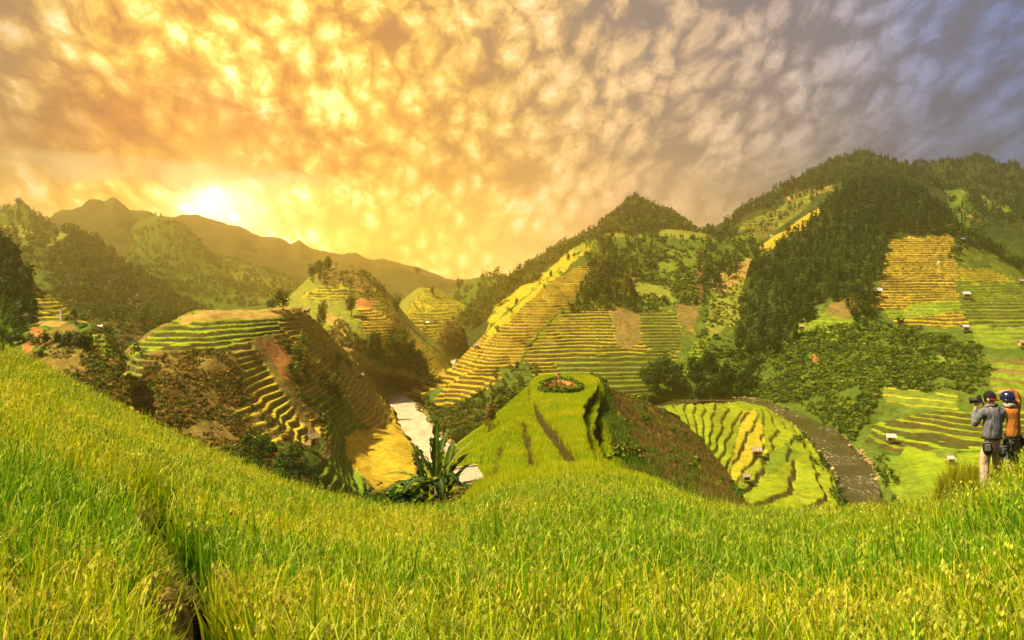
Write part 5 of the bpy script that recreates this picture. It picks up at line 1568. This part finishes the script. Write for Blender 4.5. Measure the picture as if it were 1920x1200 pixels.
def corrugated_shed():
    # its sheet roof slopes towards us beside the banana plant
    Y = 33.0
    c = Vector(((882 - HX) / F * Y, Y, (HY - 945) / F * Y))
    e = empty('shed', c, 'shed with a pale corrugated sheet roof beside the banana plant', 'shed', None, R(32), 1.0)
    MB().box((0, .1, .35), (1.05, .9, 1.7)).build('wall', M_WOOD, e)
    MB().box((0, -.06, 1.26), (1.3, 1.5, .03), Matrix.Rotation(R(26), 3, 'X')).build('roof', M_CORR, e)
    MB().tube([(-.68, .63, 1.62), (.68, .63, 1.62)], [.06, .06], 8).build('ridge_cap', M_CORR, e)
    for s in (-1, 1):
        MB().tube([(s * .55, -.62, -.6), (s * .55, -.62, .98)], [.04, .04], 6).build('post', M_POST, e)


corrugated_shed()


def roadside():
    p = at(H_K1, 114, 601)
    e = empty('marker_post', p, 'tall white upright post beside the road on the left hill', 'post')
    MB().box((0, 0, 1.5), (.5, .3, 3.2)).build('shaft', M_WHITE, e, bevel=.03)
    MB().box((0, 0, 3.17), (.64, .42, .14)).build('cap', M_WHITE, e, bevel=.02)
    p = at(H_K1, 50, 605)
    e = empty('roadside_house', p, 'flat-roofed brown house by the road in front of the dark trees', 'house')
    MB().box((0, 0, .7), (3.4, 2.4, 2.2)).build('wall', M_PLASTER, e)
    MB().box((0, 0, 1.9), (3.8, 2.8, .16)).build('roof', M_PLASTER, e, bevel=.03)
    MB().box((-.6, -1.215, .45), (.8, .03, 1.5)).build('door', M_DARK, e)
    MB().box((.8, -1.215, .9), (.7, .03, .6)).build('window', M_DARK, e)
    p = at('knoll', 1046, 714)
    e = empty('straw_stack', p, 'small reddish-brown straw stack on top of the round knoll', 'straw stack')
    m = MB().tube([(0, 0, -.1), (.02, 0, .35), (0, .02, .75), (-.03, 0, 1.05), (-.03, 0, 1.2)], [.42, .45, .36, .2, .04], 11)
    m.V = [tuple(np.array(v) * (1 + .14 * math.sin(i * 2.7))) for i, v in enumerate(m.V)]
    m.build('straw', principled('red_straw', (.30, .12, .045), .95, .05, .5, 9), e, smooth=True)
    MB().tube([(0, 0, -.1), (-.03, 0, 1.4)], [.03, .02], 5).build('pole', M_POST, e)


roadside()


# ------------------------------------------------------------------ banana plant
def banana():
    Y = 26.0
    base = Vector(((819 - HX) / F * Y, Y, -9.4))
    e = empty('banana_plant', base, 'large banana plant with broad upright leaves at the edge of the rice field', 'plant')
    mst = principled('banana_stem', (.10, .085, .03), .7, .2, .4, 3)
    top = 2.05
    for k, (dx, dy, hgt) in enumerate(((0, 0, top), (.35, .25, top - .5), (-.4, .15, top - .7))):
        MB().tube([(dx * 1.3, dy, -.5), (dx * 1.1, dy, hgt * .5), (dx, dy, hgt)], [.17, .14, .08], 9).build('stem', mst, e, smooth=True)
    mb = bpy.data.materials.new('banana_leaf'); mb.use_nodes = True
    t = mb.node_tree; g = G(t); b = t.nodes['Principled BSDF']
    tc = g.node('ShaderNodeTexCoord')
    n = g.noise(tc.outputs['Object'], 3.0, 4.0, .6)
    at_ = g.node('ShaderNodeAttribute', attribute_name='Col')
    colr = g.mix(1.0, at_.outputs['Color'], g.ramp(n, [(.3, .6), (.7, 1.4)]), 'MULTIPLY')
    t.links.new(colr, b.inputs['Base Color'])
    b.inputs['Roughness'].default_value = .75; b.inputs['Specular IOR Level'].default_value = .08
    tr = g.node('ShaderNodeBsdfTranslucent'); t.links.new(colr, tr.inputs[0])
    mx = g.node('ShaderNodeMixShader'); mx.inputs[0].default_value = .3
    t.links.new(b.outputs[0], mx.inputs[1]); t.links.new(tr.outputs[0], mx.inputs[2])
    t.links.new(mx.outputs[0], t.nodes['Material Output'].inputs[0])

    def leaf(o, az, elev, length, width, droop, col):
        o = Vector(o); az, elev = R(az), R(elev)
        nS, nW = 22, 4
        V, Fc = [], []
        p = o.copy(); e_ = elev
        dl = length / nS
        for i in range(nS + 1):
            s = i / nS
            d = Vector((math.cos(az) * math.cos(e_), math.sin(az) * math.cos(e_), math.sin(e_)))
            side = Vector((-math.sin(az), math.cos(az), 0))
            up = side.cross(d)
            w = width * .92 * (0.05 if s < .1 else max(0.0, math.sin(min(1, (s - .1) / .9) ** .85 * math.pi)) ** .38 * .5 + .01)
            tear = 1 - .28 * (rng.random() > .72)
            for j in range(-nW, nW + 1):
                u = j / nW
                V.append(p + side * (u * w * tear) + up * (abs(u) * w * .22 - abs(u) ** 2 * w * .3))
            p = p + d * dl
            e_ -= droop * dl / length * (0.5 + 1.6 * s)
        m = 2 * nW + 1
        for i in range(nS):
            for j in range(m - 1):
                # torn edges: leave some slits along the veins
                if (j <= 1 or j >= m - 3) and i > 4 and rng.random() < .24:
                    continue
                Fc.append((i * m + j, i * m + j + 1, (i + 1) * m + j + 1, (i + 1) * m + j))
        cc = np.array(col)[None] * np.ones((len(V), 1))
        mid = (np.arange(len(V)) % m) == nW
        cc[mid] = cc[mid] * 2.0 + .05
        mesh_np('leaf', np.array([tuple(v) for v in V]), np.array(Fc), cc, mb, True, e)

    dk, md, yl = (.030, .056, .006), (.060, .098, .009), (.14, .15, .02)
    T = (0, 0, top)
    leaf(T, 95, 86, 2.35, .50, .12, md); leaf(T, 60, 80, 2.05, .42, .35, md)
    leaf(T, 15, 60, 2.2, .52, .45, yl); leaf((.2, .1, top - .2), 25, 62, 1.7, .45, .5, dk)
    leaf(T, 155, 62, 1.9, .48, .4, md); leaf((-.2, .1, top - .2), 185, 42, 1.9, .5, .9, yl)
    leaf((-.2, 0, top - .1), 200, 30, 2.0, .52, 1.3, dk); leaf(T, 230, 40, 1.9, .5, 1.5, dk)
    leaf(T, 285, 45, 1.8, .5, 1.9, dk); leaf((.2, 0, top - .2), 325, 40, 1.8, .5, 1.6, dk)
    leaf((.2, 0, top - .2), 350, 25, 1.5, .42, 1.1, md); leaf((-.3, 0, top - .6), 250, 25, 1.7, .5, 2.0, dk)
    leaf((.35, .25, top - .5), 40, 60, 1.5, .4, .6, md); leaf((.35, .25, top - .5), 345, 35, 1.4, .4, 1.5, yl)
    leaf((-.4, .15, top - .7), 165, 50, 1.5, .42, .9, md); leaf((-.4, .15, top - .7), 220, 35, 1.5, .42, 1.7, dk)
    leaf((0, 0, top - .4), 270, 10, 1.7, .45, 1.9, dk); leaf((.2, 0, top - .5), 300, 10, 1.6, .45, 2.0, dk)
    leaf((-.1, -.1, top - .3), 240, 20, 1.9, .55, 1.8, dk); leaf((.1, -.1, top - .3), 315, 15, 1.8, .55, 1.8, dk); leaf((0, -.1, top - .9), 255, 5, 1.6, .5, 1.7, dk); leaf((.1, -.1, top - 1.0), 290, 0, 1.6, .5, 1.6, dk)
    leaf((.3, .2, top - .3), 70, 74, 1.9, .45, .3, md); leaf((-.35, .15, top - .6), 130, 66, 1.9, .45, .4, dk)
    for k in range(16):
        c0 = ((0, 0, top), (.35, .25, top - .5), (-.4, .15, top - .7), (.1, -.1, top - 1.0))[k % 4]
        leaf(c0, rng.uniform(0, 360), rng.uniform(5, 70), rng.uniform(1.3, 2.0), rng.uniform(.38, .52), rng.uniform(.8, 2.1), (dk, dk, md)[k % 3])
    leaf((.1, .1, top), 120, 70, 1.8, .42, .3, dk); leaf((.1, -.1, top - .1), 265, 62, 1.2, .4, 1.2, yl)


banana()


def near_bushes():
    # scrubby cover on the drop below the field edge, left and right of the banana plant
    def top(x, y):
        z, _ = rice_top(np.array([HX + F * x / y]), np.array([y]))
        return float(z[0]) - RH
    for (px, Y, hgt, kind, tint, lab, v) in (
            (705, 25, 1.25, 'bush', 'mid', 'low green bush at the field edge below the yellow paddies', 40),
            (735, 26, 1.55, 'bush', 'dark', 'dark rounded bush between the yellow paddies and the banana plant', 41),
            (757, 27, 1.5, 'bush', 'mid', 'mid-green bush just left of the lowest banana leaves', 42),
            (852, 24.5, .95, 'bush', 'olive', 'ragged low bush under the right-hand banana leaves before the shed', 43),
            (780, 24.5, .9, 'bush', 'brown', 'dry reddish bush at the foot of the banana plant', 44)):
        x = (px - HX) / F * Y
        put_tree('bush', Vector((x, Y, top(x, Y) - .05)), hgt + .55, kind, tint, lab, 'bush', None, 1800, v)
    # tall reed at the left picture edge
    Y = 26.0
    o = Vector(((-14 - HX) / F * Y, Y, (HY - 665) / F * Y))
    e = empty('reed_clump', o, 'tall arching green reed clump at the left picture edge', 'grass clump')
    n = 70
    b = np.stack([rng.normal(0, .22, n), rng.normal(0, .25, n), np.zeros(n)], 1)
    c1 = np.array((.12, .20, .02)) * rng.uniform(.6, 1.4, (n, 1))
    V, Fc, cc, _ = blades(b, rng.uniform(0, 6.28, n), rng.uniform(.1, .4, n), rng.uniform(1.3, 2.9, n), rng.uniform(.03, .055, n), c1 * .6, c1, rng.uniform(.3, 1.1, n), 6)
    mesh_np('blades', V, Fc, cc, M_RICE, False, e)


near_bushes()

# ------------------------------------------------------------------ people
def cloth(name, col, var=.15, fold=.035):
    m = principled(name, col, .92, .06, var, 9)
    t = m.node_tree; g = G(t)
    tc = g.node('ShaderNodeTexCoord')
    mp = g.node('ShaderNodeMapping'); mp.inputs['Scale'].default_value = (1, 1, .45); mp.inputs['Rotation'].default_value = (.3, .5, 0)
    t.links.new(tc.outputs['Object'], mp.inputs['Vector'])
    bp = g.node('ShaderNodeBump'); bp.inputs['Strength'].default_value = 1.0; bp.inputs['Distance'].default_value = fold
    t.links.new(g.noise(mp.outputs[0], 11.0, 3.0, .5, .8), bp.inputs['Height'])
    t.links.new(bp.outputs[0], t.nodes['Principled BSDF'].inputs['Normal'])
    return m


SKIN = principled('skin', (.50, .27, .16), .6, .3)
M_GREY = cloth('grey_fleece', (.15, .155, .19), .12, .05)
M_KHAKI = cloth('khaki_cloth', (.46, .34, .25), .2, .05)
M_ORANGE = cloth('orange_brown_jacket', (.36, .135, .03), .18)
M_SHORT = cloth('dark_grey_cloth', (.10, .10, .11), .2)
M_BLACK = principled('black_nylon', (.012, .012, .014), .55, .3)
M_CAP = principled('black_cloth', (.018, .016, .016), .9, .08)
M_RED = principled('red_cloth', (.45, .03, .03), .8, .1)
M_NAVY = principled('navy_gloss', (.006, .014, .06), .2, .5)
M_HAIR = principled('black_hair', (.012, .010, .009), .6, .3)
M_GLASS = principled('lens_glass', (.02, .02, .03), .08, .8)
M_SCARF = principled('grey_scarf', (.26, .27, .24), .9, .08, .3, 14)


def skin_obj(name, chains, mat, parent, sub=2, root=0):
    """one continuous surface grown over connected chains of (point, radius)"""
    V, E, Rr, key = [], [], [], {}
    for ch in chains:
        prev = None
        for p, r in ch:
            k = tuple(round(c, 4) for c in p)
            if k not in key:
                key[k] = len(V); V.append(p); Rr.append(r)
            i = key[k]
            if prev is not None and prev != i:
                E.append((prev, i))
            prev = i
    me = bpy.data.meshes.new(name)
    me.from_pydata(V, E, [])
    me.materials.append(mat)
    o = bpy.data.objects.new(name, me); C.objects.link(o); o.parent = parent
    md = o.modifiers.new('skin', 'SKIN'); md.use_smooth_shade = True; md.branch_smoothing = 0.6
    sv = me.skin_vertices[0].data if me.skin_vertices else None
    if sv is None:
        bpy.context.view_layer.objects.active = o
        with bpy.context.temp_override(object=o, active_object=o):
            bpy.ops.mesh.customdata_skin_add()
        sv = me.skin_vertices[0].data
    for i, r in enumerate(Rr):
        sv[i].radius = r if isinstance(r, tuple) else (r, r)
        sv[i].use_root = (i == root)
    s = o.modifiers.new('sub', 'SUBSURF'); s.levels = sub; s.render_levels = sub
    return o


def hand(wrist, d, palm_side):
    """five curled fingers leaving a palm; d points from the wrist to the knuckles"""
    w = Vector(wrist); d = Vector(d).normalized(); n = Vector(palm_side).normalized()
    n = (n - d * n.dot(d)).normalized(); s = d.cross(n)
    palm = w + d * .075
    ch = [[(tuple(w), .026), (tuple(w + d * .04), (.034, .022)), (tuple(palm), (.036, .019))]]
    for k, (off, ln) in enumerate(((-.030, .070), (-.010, .080), (.011, .076), (.031, .060))):
        b = palm + s * off + d * .012
        j1 = b + d * ln * .42 + n * .008
        j2 = j1 + (d * .55 + n * .75).normalized() * ln * .34
        j3 = j2 + (n * .95 - d * .1).normalized() * ln * .26
        ch.append([(tuple(palm), (.036, .019)), (tuple(b), .010), (tuple(j1), .0095), (tuple(j2), .009), (tuple(j3), .0075)])
    t0 = w + d * .035 - s * .03
    t1 = t0 + (d * .5 - s * .6 + n * .4).normalized() * .035
    t2 = t1 + (d * .7 + n * .6).normalized() * .03
    ch.append([(tuple(w + d * .04), (.034, .022)), (tuple(t0), .012), (tuple(t1), .010), (tuple(t2), .008)])
    return ch


def camera_thing(world_mat, label, long_lens=True):
    e = empty('photo_camera', (0, 0, 0), label, 'camera')
    e.matrix_world = world_mat
    b = MB().box((0, 0, 0), (.145, .06, .10)).box((0, 0, .062), (.06, .055, .035))
    b.tube([(.06, .03, -.045), (.06, .035, .045)], [.024, .022], 8)
    b.build('body', M_BLACK, e, bevel=.012)
    L = .11 if long_lens else .08
    MB().tube([(0, .028, 0), (0, .05, 0), (0, .052, 0), (0, L * .7, 0), (0, L * .72, 0), (0, L, 0)], [.036, .036, .041, .041, .044, .044], 18).build('lens', M_BLACK, e, smooth=False)
    MB().tube([(0, L - .01, 0), (0, L + .045, 0)], [.045, .054], 18, False).build('lens_hood', M_BLACK, e)
    MB().ball((0, L - .012, 0), (.036, .012, .036)).build('front_glass', M_GLASS, e, smooth=True)
    return e


def bag(parent_mat, c, s, rz, label, name='hip_bag'):
    e = empty(name, (0, 0, 0), label, 'bag')
    e.matrix_world = parent_mat @ Matrix.Translation(c) @ Matrix.Rotation(rz, 4, 'Z')
    m = MB().box((0, 0, 0), (s[0] * 1.3, s[1] * 1.3, s[2] * 1.25))
    m.build('pouch', M_BLACK, e, True, 0, 2)
    m = MB()
    MB().box((0, -s[1] * .46, s[2] * .05), (s[0] * .66, s[1] * .35, s[2] * .5)).build('front_pocket', M_SHORT, e, bevel=min(s) * .2)
    MB().tube([(-s[0] * .42, -s[1] * .40, s[2] * .36), (0, -s[1] * .56, s[2] * .42), (s[0] * .42, -s[1] * .40, s[2] * .36)], [.006] * 3, 6).build('zip', M_SCARF, e)
    return e


def person_one():
    loc = Vector(((1860 - HX) / F * 12.2, 12.2, -3.60))
    e = empty('person', loc, 'person in a grey fleece, khaki trousers and a backward black cap, aiming a camera left', 'person', None, R(4), 1.02); e.scale = (.92, .92, 1.02)
    M = Matrix.Translation(loc) @ Matrix.Rotation(R(4), 4, 'Z') @ Matrix.Scale(1.02, 4)
    pel, sp1, sp2, nb, nk, hd, cr = (0, 0, .93), (0, -.02, 1.10), (0, -.015, 1.28), (0, -.01, 1.42), (-.01, .02, 1.50), (-.02, .05, 1.60), (-.02, .05, 1.70)
    Ls, Le, Lw = (-.205, 0, 1.40), (-.275, .10, 1.14), (-.17, .21, 1.45)
    Rs, Re, Rw = (.205, 0, 1.40), (.255, .15, 1.14), (.02, .24, 1.48)
    legs = []
    for s in (-1, 1):
        legs.append([(pel, .10), ((s * .10, 0, .86), .085), ((s * .135, .03, .49), .056), ((s * .15, -.01, .27), .050), ((s * .16, -.02, .09), .038), ((s * .165, .03, .045), (.04, .034)), ((s * .17, .13, .03), (.038, .022))])
    body = [[(pel, .10), (sp1, (.12, .08)), (sp2, (.13, .08)), (nb, .05), (nk, .048), ((-.02, .04, 1.545), .07), (hd, (.078, .092)), ((-.02, .05, 1.66), (.072, .085)), (cr, .035)],
            [(nb, .05), (Ls, .042), ((-.25, .05, 1.27), .047), (Le, .040), ((-.23, .165, 1.29), .036), (Lw, .026)],
            [(nb, .05), (Rs, .042), ((.235, .07, 1.27), .047), (Re, .040), ((.14, .20, 1.31), .036), (Rw, .026)]] + legs
    body += hand(Lw, (.25, .15, .9), (.6, .7, 0)) + hand(Rw, (-.35, .15, .9), (-.6, .7, 0))
    # nose and chin
    body.append([(hd, (.078, .092)), ((-.05, .145, 1.595), .018), ((-.056, .158, 1.59), .010)])
    skin_obj('body', body, SKIN, e)
    sw = [[((0, 0, .90), (.19, .135)), ((0, -.015, 1.02), (.19, .135)), ((0, -.02, 1.15), (.198, .13)), ((0, -.02, 1.28), (.215, .132)), ((0, -.01, 1.40), (.16, .115)), ((-.005, .012, 1.475), .098), ((-.01, .024, 1.53), .085)],
          [((0, -.01, 1.40), (.16, .115)), (Ls, .092), ((-.25, .05, 1.27), .070), (Le, .062), ((-.23, .165, 1.29), .052), ((-.18, .20, 1.41), .044)],
          [((0, -.01, 1.40), (.16, .115)), (Rs, .092), ((.235, .07, 1.27), .070), (Re, .062), ((.14, .20, 1.31), .052), ((.05, .232, 1.43), .044)]]
    skin_obj('sweater', sw, M_GREY, e)
    tr = [[((0, 0, .96), (.15, .115)), ((0, 0, .86), (.15, .118))]]
    for s in (-1, 1):
        tr.append([((0, 0, .86), (.15, .118)), ((s * .115, .005, .76), .105), ((s * .135, .03, .50), .090), ((s * .15, 0, .30), .082), ((s * .16, -.02, .12), .074), ((s * .16, -.02, .07), .066)])
    skin_obj('trousers', tr, M_KHAKI, e)
    for s in (-1, 1):
        MB().tube([(s * .16, -.07, .05), (s * .162, .02, .055), (s * .168, .12, .04), (s * .17, .16, .03)], [.045, .052, .045, .02], 10).build('shoe', M_BLACK, e, smooth=True)
    # head turned left: hair, backward cap, red brim over the nape
    H4 = Matrix.Translation((-.02, .045, 1.615)) @ Matrix.Rotation(R(42), 4, 'Z')
    hb = MB().ball((0, -.01, .0), (.088, .102, .105), cut=-.35)
    o = hb.build('hair', M_HAIR, e, smooth=True); o.matrix_local = H4
    cp = MB().ball((0, -.005, .02), (.095, .11, .115), 18, 9, cut=.05).ball((0, -.005, .135), (.012, .012, .008), 8, 4)
    o = cp.build('cap', M_CAP, e, smooth=True); o.matrix_local = H4
    br = MB()
    Vb = []; nB = 12
    for k in range(nB + 1):
        a = math.pi + math.pi * k / nB
        for r, zz in ((1.0, .02), (1.0, .026)):
            Vb.append((.095 * math.cos(a), .105 * math.sin(a), zz))
        for zz in (-.012, -.006):
            Vb.append((.098 * math.cos(a), .105 * math.sin(a) - .05 * math.sin(math.pi * k / nB) ** .7, zz - .02 * math.sin(math.pi * k / nB)))
    Fb = []
    for k in range(nB):
        a, b = k * 4, k * 4 + 4
        Fb += [(a, b, b + 2, a + 2), (a + 1, a + 3, b + 3, b + 1), (a + 2, b + 2, b + 3, a + 3)]
    br.add(Vb, Fb)
    o = br.build('cap_brim', M_RED, e, smooth=True); o.matrix_local = H4 @ Matrix.Rotation(R(22), 4, 'Z')
    ear = MB()
    for s in (-1, 1):
        ear.ball((s * .082, .0, -.012), (.012, .026, .034), 8, 6)
    o = ear.build('ears', SKIN, e, smooth=True); o.matrix_local = H4
    MB().tube([(.172 * math.cos(k * .3927), .135 * math.sin(k * .3927), .945 - .012 * math.sin(k * .39)) for k in range(17)], [.02] * 17, 8).build('belt', M_BLACK, e, smooth=True)
    sc = M @ Matrix.Identity(4)
    camera_thing(M @ Matrix.Translation((-.115, .135, 1.58)) @ Matrix.Rotation(R(48), 4, 'Z') @ Matrix.Rotation(R(-12), 4, 'X'), 'black camera with a long lens held up by the person in grey', True)
    bag(M, (-.17, -.115, .80), (.14, .10, .26), R(-30), 'black hip bag hanging at the left hip of the person in grey')
    bag(M, (.045, -.175, .76), (.13, .10, .22), R(4), 'dark grey lens pouch hanging at the back of the person in grey', 'lens_pouch')
    bag(M, (.22, -.05, .82), (.13, .10, .24), R(60), 'black hip bag at the right hip of the person in grey, near the neighbour')


def person_two():
    loc = Vector(((1899 - HX) / F * 12.9, 12.9, -3.68))
    rz = R(20)
    e = empty('person', loc, 'person in an orange-brown jacket and navy helmet with one arm raised over the head', 'person', None, rz, 1.0); e.scale = (.92, .92, 1.0)
    M = Matrix.Translation(loc) @ Matrix.Rotation(rz, 4, 'Z')
    pel, sp1, sp2, nb, nk, hd = (0, 0, .93), (.01, -.01, 1.10), (0, 0, 1.28), (-.01, .02, 1.42), (-.03, .05, 1.50), (-.05, .08, 1.60)
    Ls, Le, Lw = (-.19, .03, 1.40), (-.23, .20, 1.17), (-.17, .32, 1.45)
    Rs, Re, Rw = (.19, .02, 1.42), (.20, .07, 1.70), (.02, .17, 1.735)
    legs = []
    for s in (-1, 1):
        legs.append([(pel, .10), ((s * .095, 0, .86), .088), ((s * .11, .03, .49), .056), ((s * .115, -.02, .30), .052), ((s * .12, -.02, .09), .036), ((s * .13, .03, .045), (.04, .034)), ((s * .135, .13, .03), (.038, .022))])
    body = [[(pel, .10), (sp1, (.12, .08)), (sp2, (.13, .08)), (nb, .05), (nk, .048), ((-.045, .07, 1.545), .07), (hd, (.078, .092)), ((-.05, .08, 1.66), (.072, .085)), ((-.05, .08, 1.70), .035)],
            [(nb, .05), (Ls, .042), ((-.22, .11, 1.28), .047), (Le, .040), ((-.20, .26, 1.31), .036), (Lw, .026)],
            [(nb, .05), (Rs, .042), ((.21, .05, 1.56), .047), (Re, .040), ((.12, .13, 1.735), .034), (Rw, .026)]] + legs
    body += hand(Lw, (.2, .1, .9), (.5, .8, 0)) + hand(Rw, (-.9, .35, -.1), (0, .2, -1))
    body.append([(hd, (.078, .092)), ((-.075, .175, 1.595), .018), ((-.08, .188, 1.59), .010)])
    skin_obj('body', body, SKIN, e)
    jk = [[((0, 0, .88), (.185, .135)), ((.005, -.01, 1.00), (.185, .135)), ((.01, -.01, 1.14), (.192, .13)), ((0, 0, 1.28), (.205, .13)), ((-.01, .02, 1.41), (.155, .115)), ((-.025, .04, 1.475), .085)],
          [((-.01, .02, 1.41), (.155, .115)), (Ls, .088), ((-.225, .11, 1.28), .070), (Le, .064), ((-.20, .26, 1.31), .054), ((-.178, .31, 1.41), .046)],
          [((-.01, .02, 1.41), (.155, .115)), (Rs, .09), ((.215, .05, 1.56), .074), (Re, .066), ((.12, .13, 1.74), .056), ((.06, .155, 1.742), .048)]]
    skin_obj('jacket', jk, M_ORANGE, e)
    tr = [[((0, 0, .95), (.15, .115)), ((0, 0, .85), (.15, .118))]]
    for s in (-1, 1):
        tr.append([((0, 0, .85), (.15, .118)), ((s * .10, .005, .74), .102), ((s * .112, .03, .52), .088), ((s * .115, .01, .42), .088)])
    skin_obj('shorts', tr, M_SHORT, e)
    for s in (-1, 1):
        MB().tube([(s * .12, -.07, .05), (s * .125, .02, .055), (s * .135, .12, .04), (s * .138, .16, .03)], [.045, .052, .045, .02], 10).build('shoe', M_BLACK, e, smooth=True)
    H4 = Matrix.Translation((-.05, .075, 1.615)) @ Matrix.Rotation(R(18), 4, 'Z')
    o = MB().ball((0, -.01, 0), (.086, .1, .1), cut=-.45).build('hair', M_HAIR, e, smooth=True); o.matrix_local = H4
    hm = MB().ball((0, -.005, .02), (.118, .135, .125), 22, 12, cut=-.32)
    hm.tube([(.119 * math.cos(k * .3927) * .95, .135 * math.sin(k * .3927) * .95 - .005, -.02) for k in range(17)], [.010] * 17, 6)
    o = hm.build('helmet', M_NAVY, e, smooth=True); o.matrix_local = H4
    MB().tube([(-.03 + .085 * math.cos(k * .3927), .045 + .08 * math.sin(k * .3927), 1.50 + .018 * math.sin(k * 1.3)) for k in range(17)], [.038 + .006 * math.sin(k * 2.1) for k in range(17)], 9).build('scarf', M_SCARF, e, smooth=True)
    MB().tube([(.17 * math.cos(k * .3927), .135 * math.sin(k * .3927), .93) for k in range(17)], [.02] * 17, 8).build('belt', M_BLACK, e, smooth=True)
    camera_thing(M @ Matrix.Translation((-.115, .30, 1.575)) @ Matrix.Rotation(R(26), 4, 'Z') @ Matrix.Rotation(R(-6), 4, 'X'), 'black camera with a short lens held up by the person in the helmet', False)
    bag(M, (-.19, -.06, .74), (.14, .10, .28), R(-55), 'black hip bag at the left hip of the person in orange')
    bag(M, (.19, -.04, .76), (.13, .10, .28), R(55), 'black hip bag at the right hip of the person in orange')


person_one()
person_two()


# ------------------------------------------------------------------ air
def haze():
    bm_v = []
    x0, x1, y0, y1, z0, z1 = -2900, 2900, -900, 3050, -68.0, 256.0
    V = [(x, y, z) for z in (z0, z1) for y in (y0, y1) for x in (x0, x1)]
    Fc = np.array([(0, 2, 3, 1), (4, 5, 7, 6), (0, 1, 5, 4), (2, 6, 7, 3), (0, 4, 6, 2), (1, 3, 7, 5)])
    m = bpy.data.materials.new('air'); m.use_nodes = True
    t = m.node_tree
    t.nodes.remove(t.nodes['Principled BSDF'])
    v = t.nodes.new('ShaderNodeVolumePrincipled')
    v.inputs['Color'].default_value = (1.0, 0.84, 0.40, 1)
    v.inputs['Density'].default_value = 0.00047
    v.inputs['Anisotropy'].default_value = 0.88
    t.links.new(v.outputs[0], t.nodes['Material Output'].inputs['Volume'])
    tag(mesh_np('haze', V, Fc, None, m, smooth=False), kind='stuff')


haze()
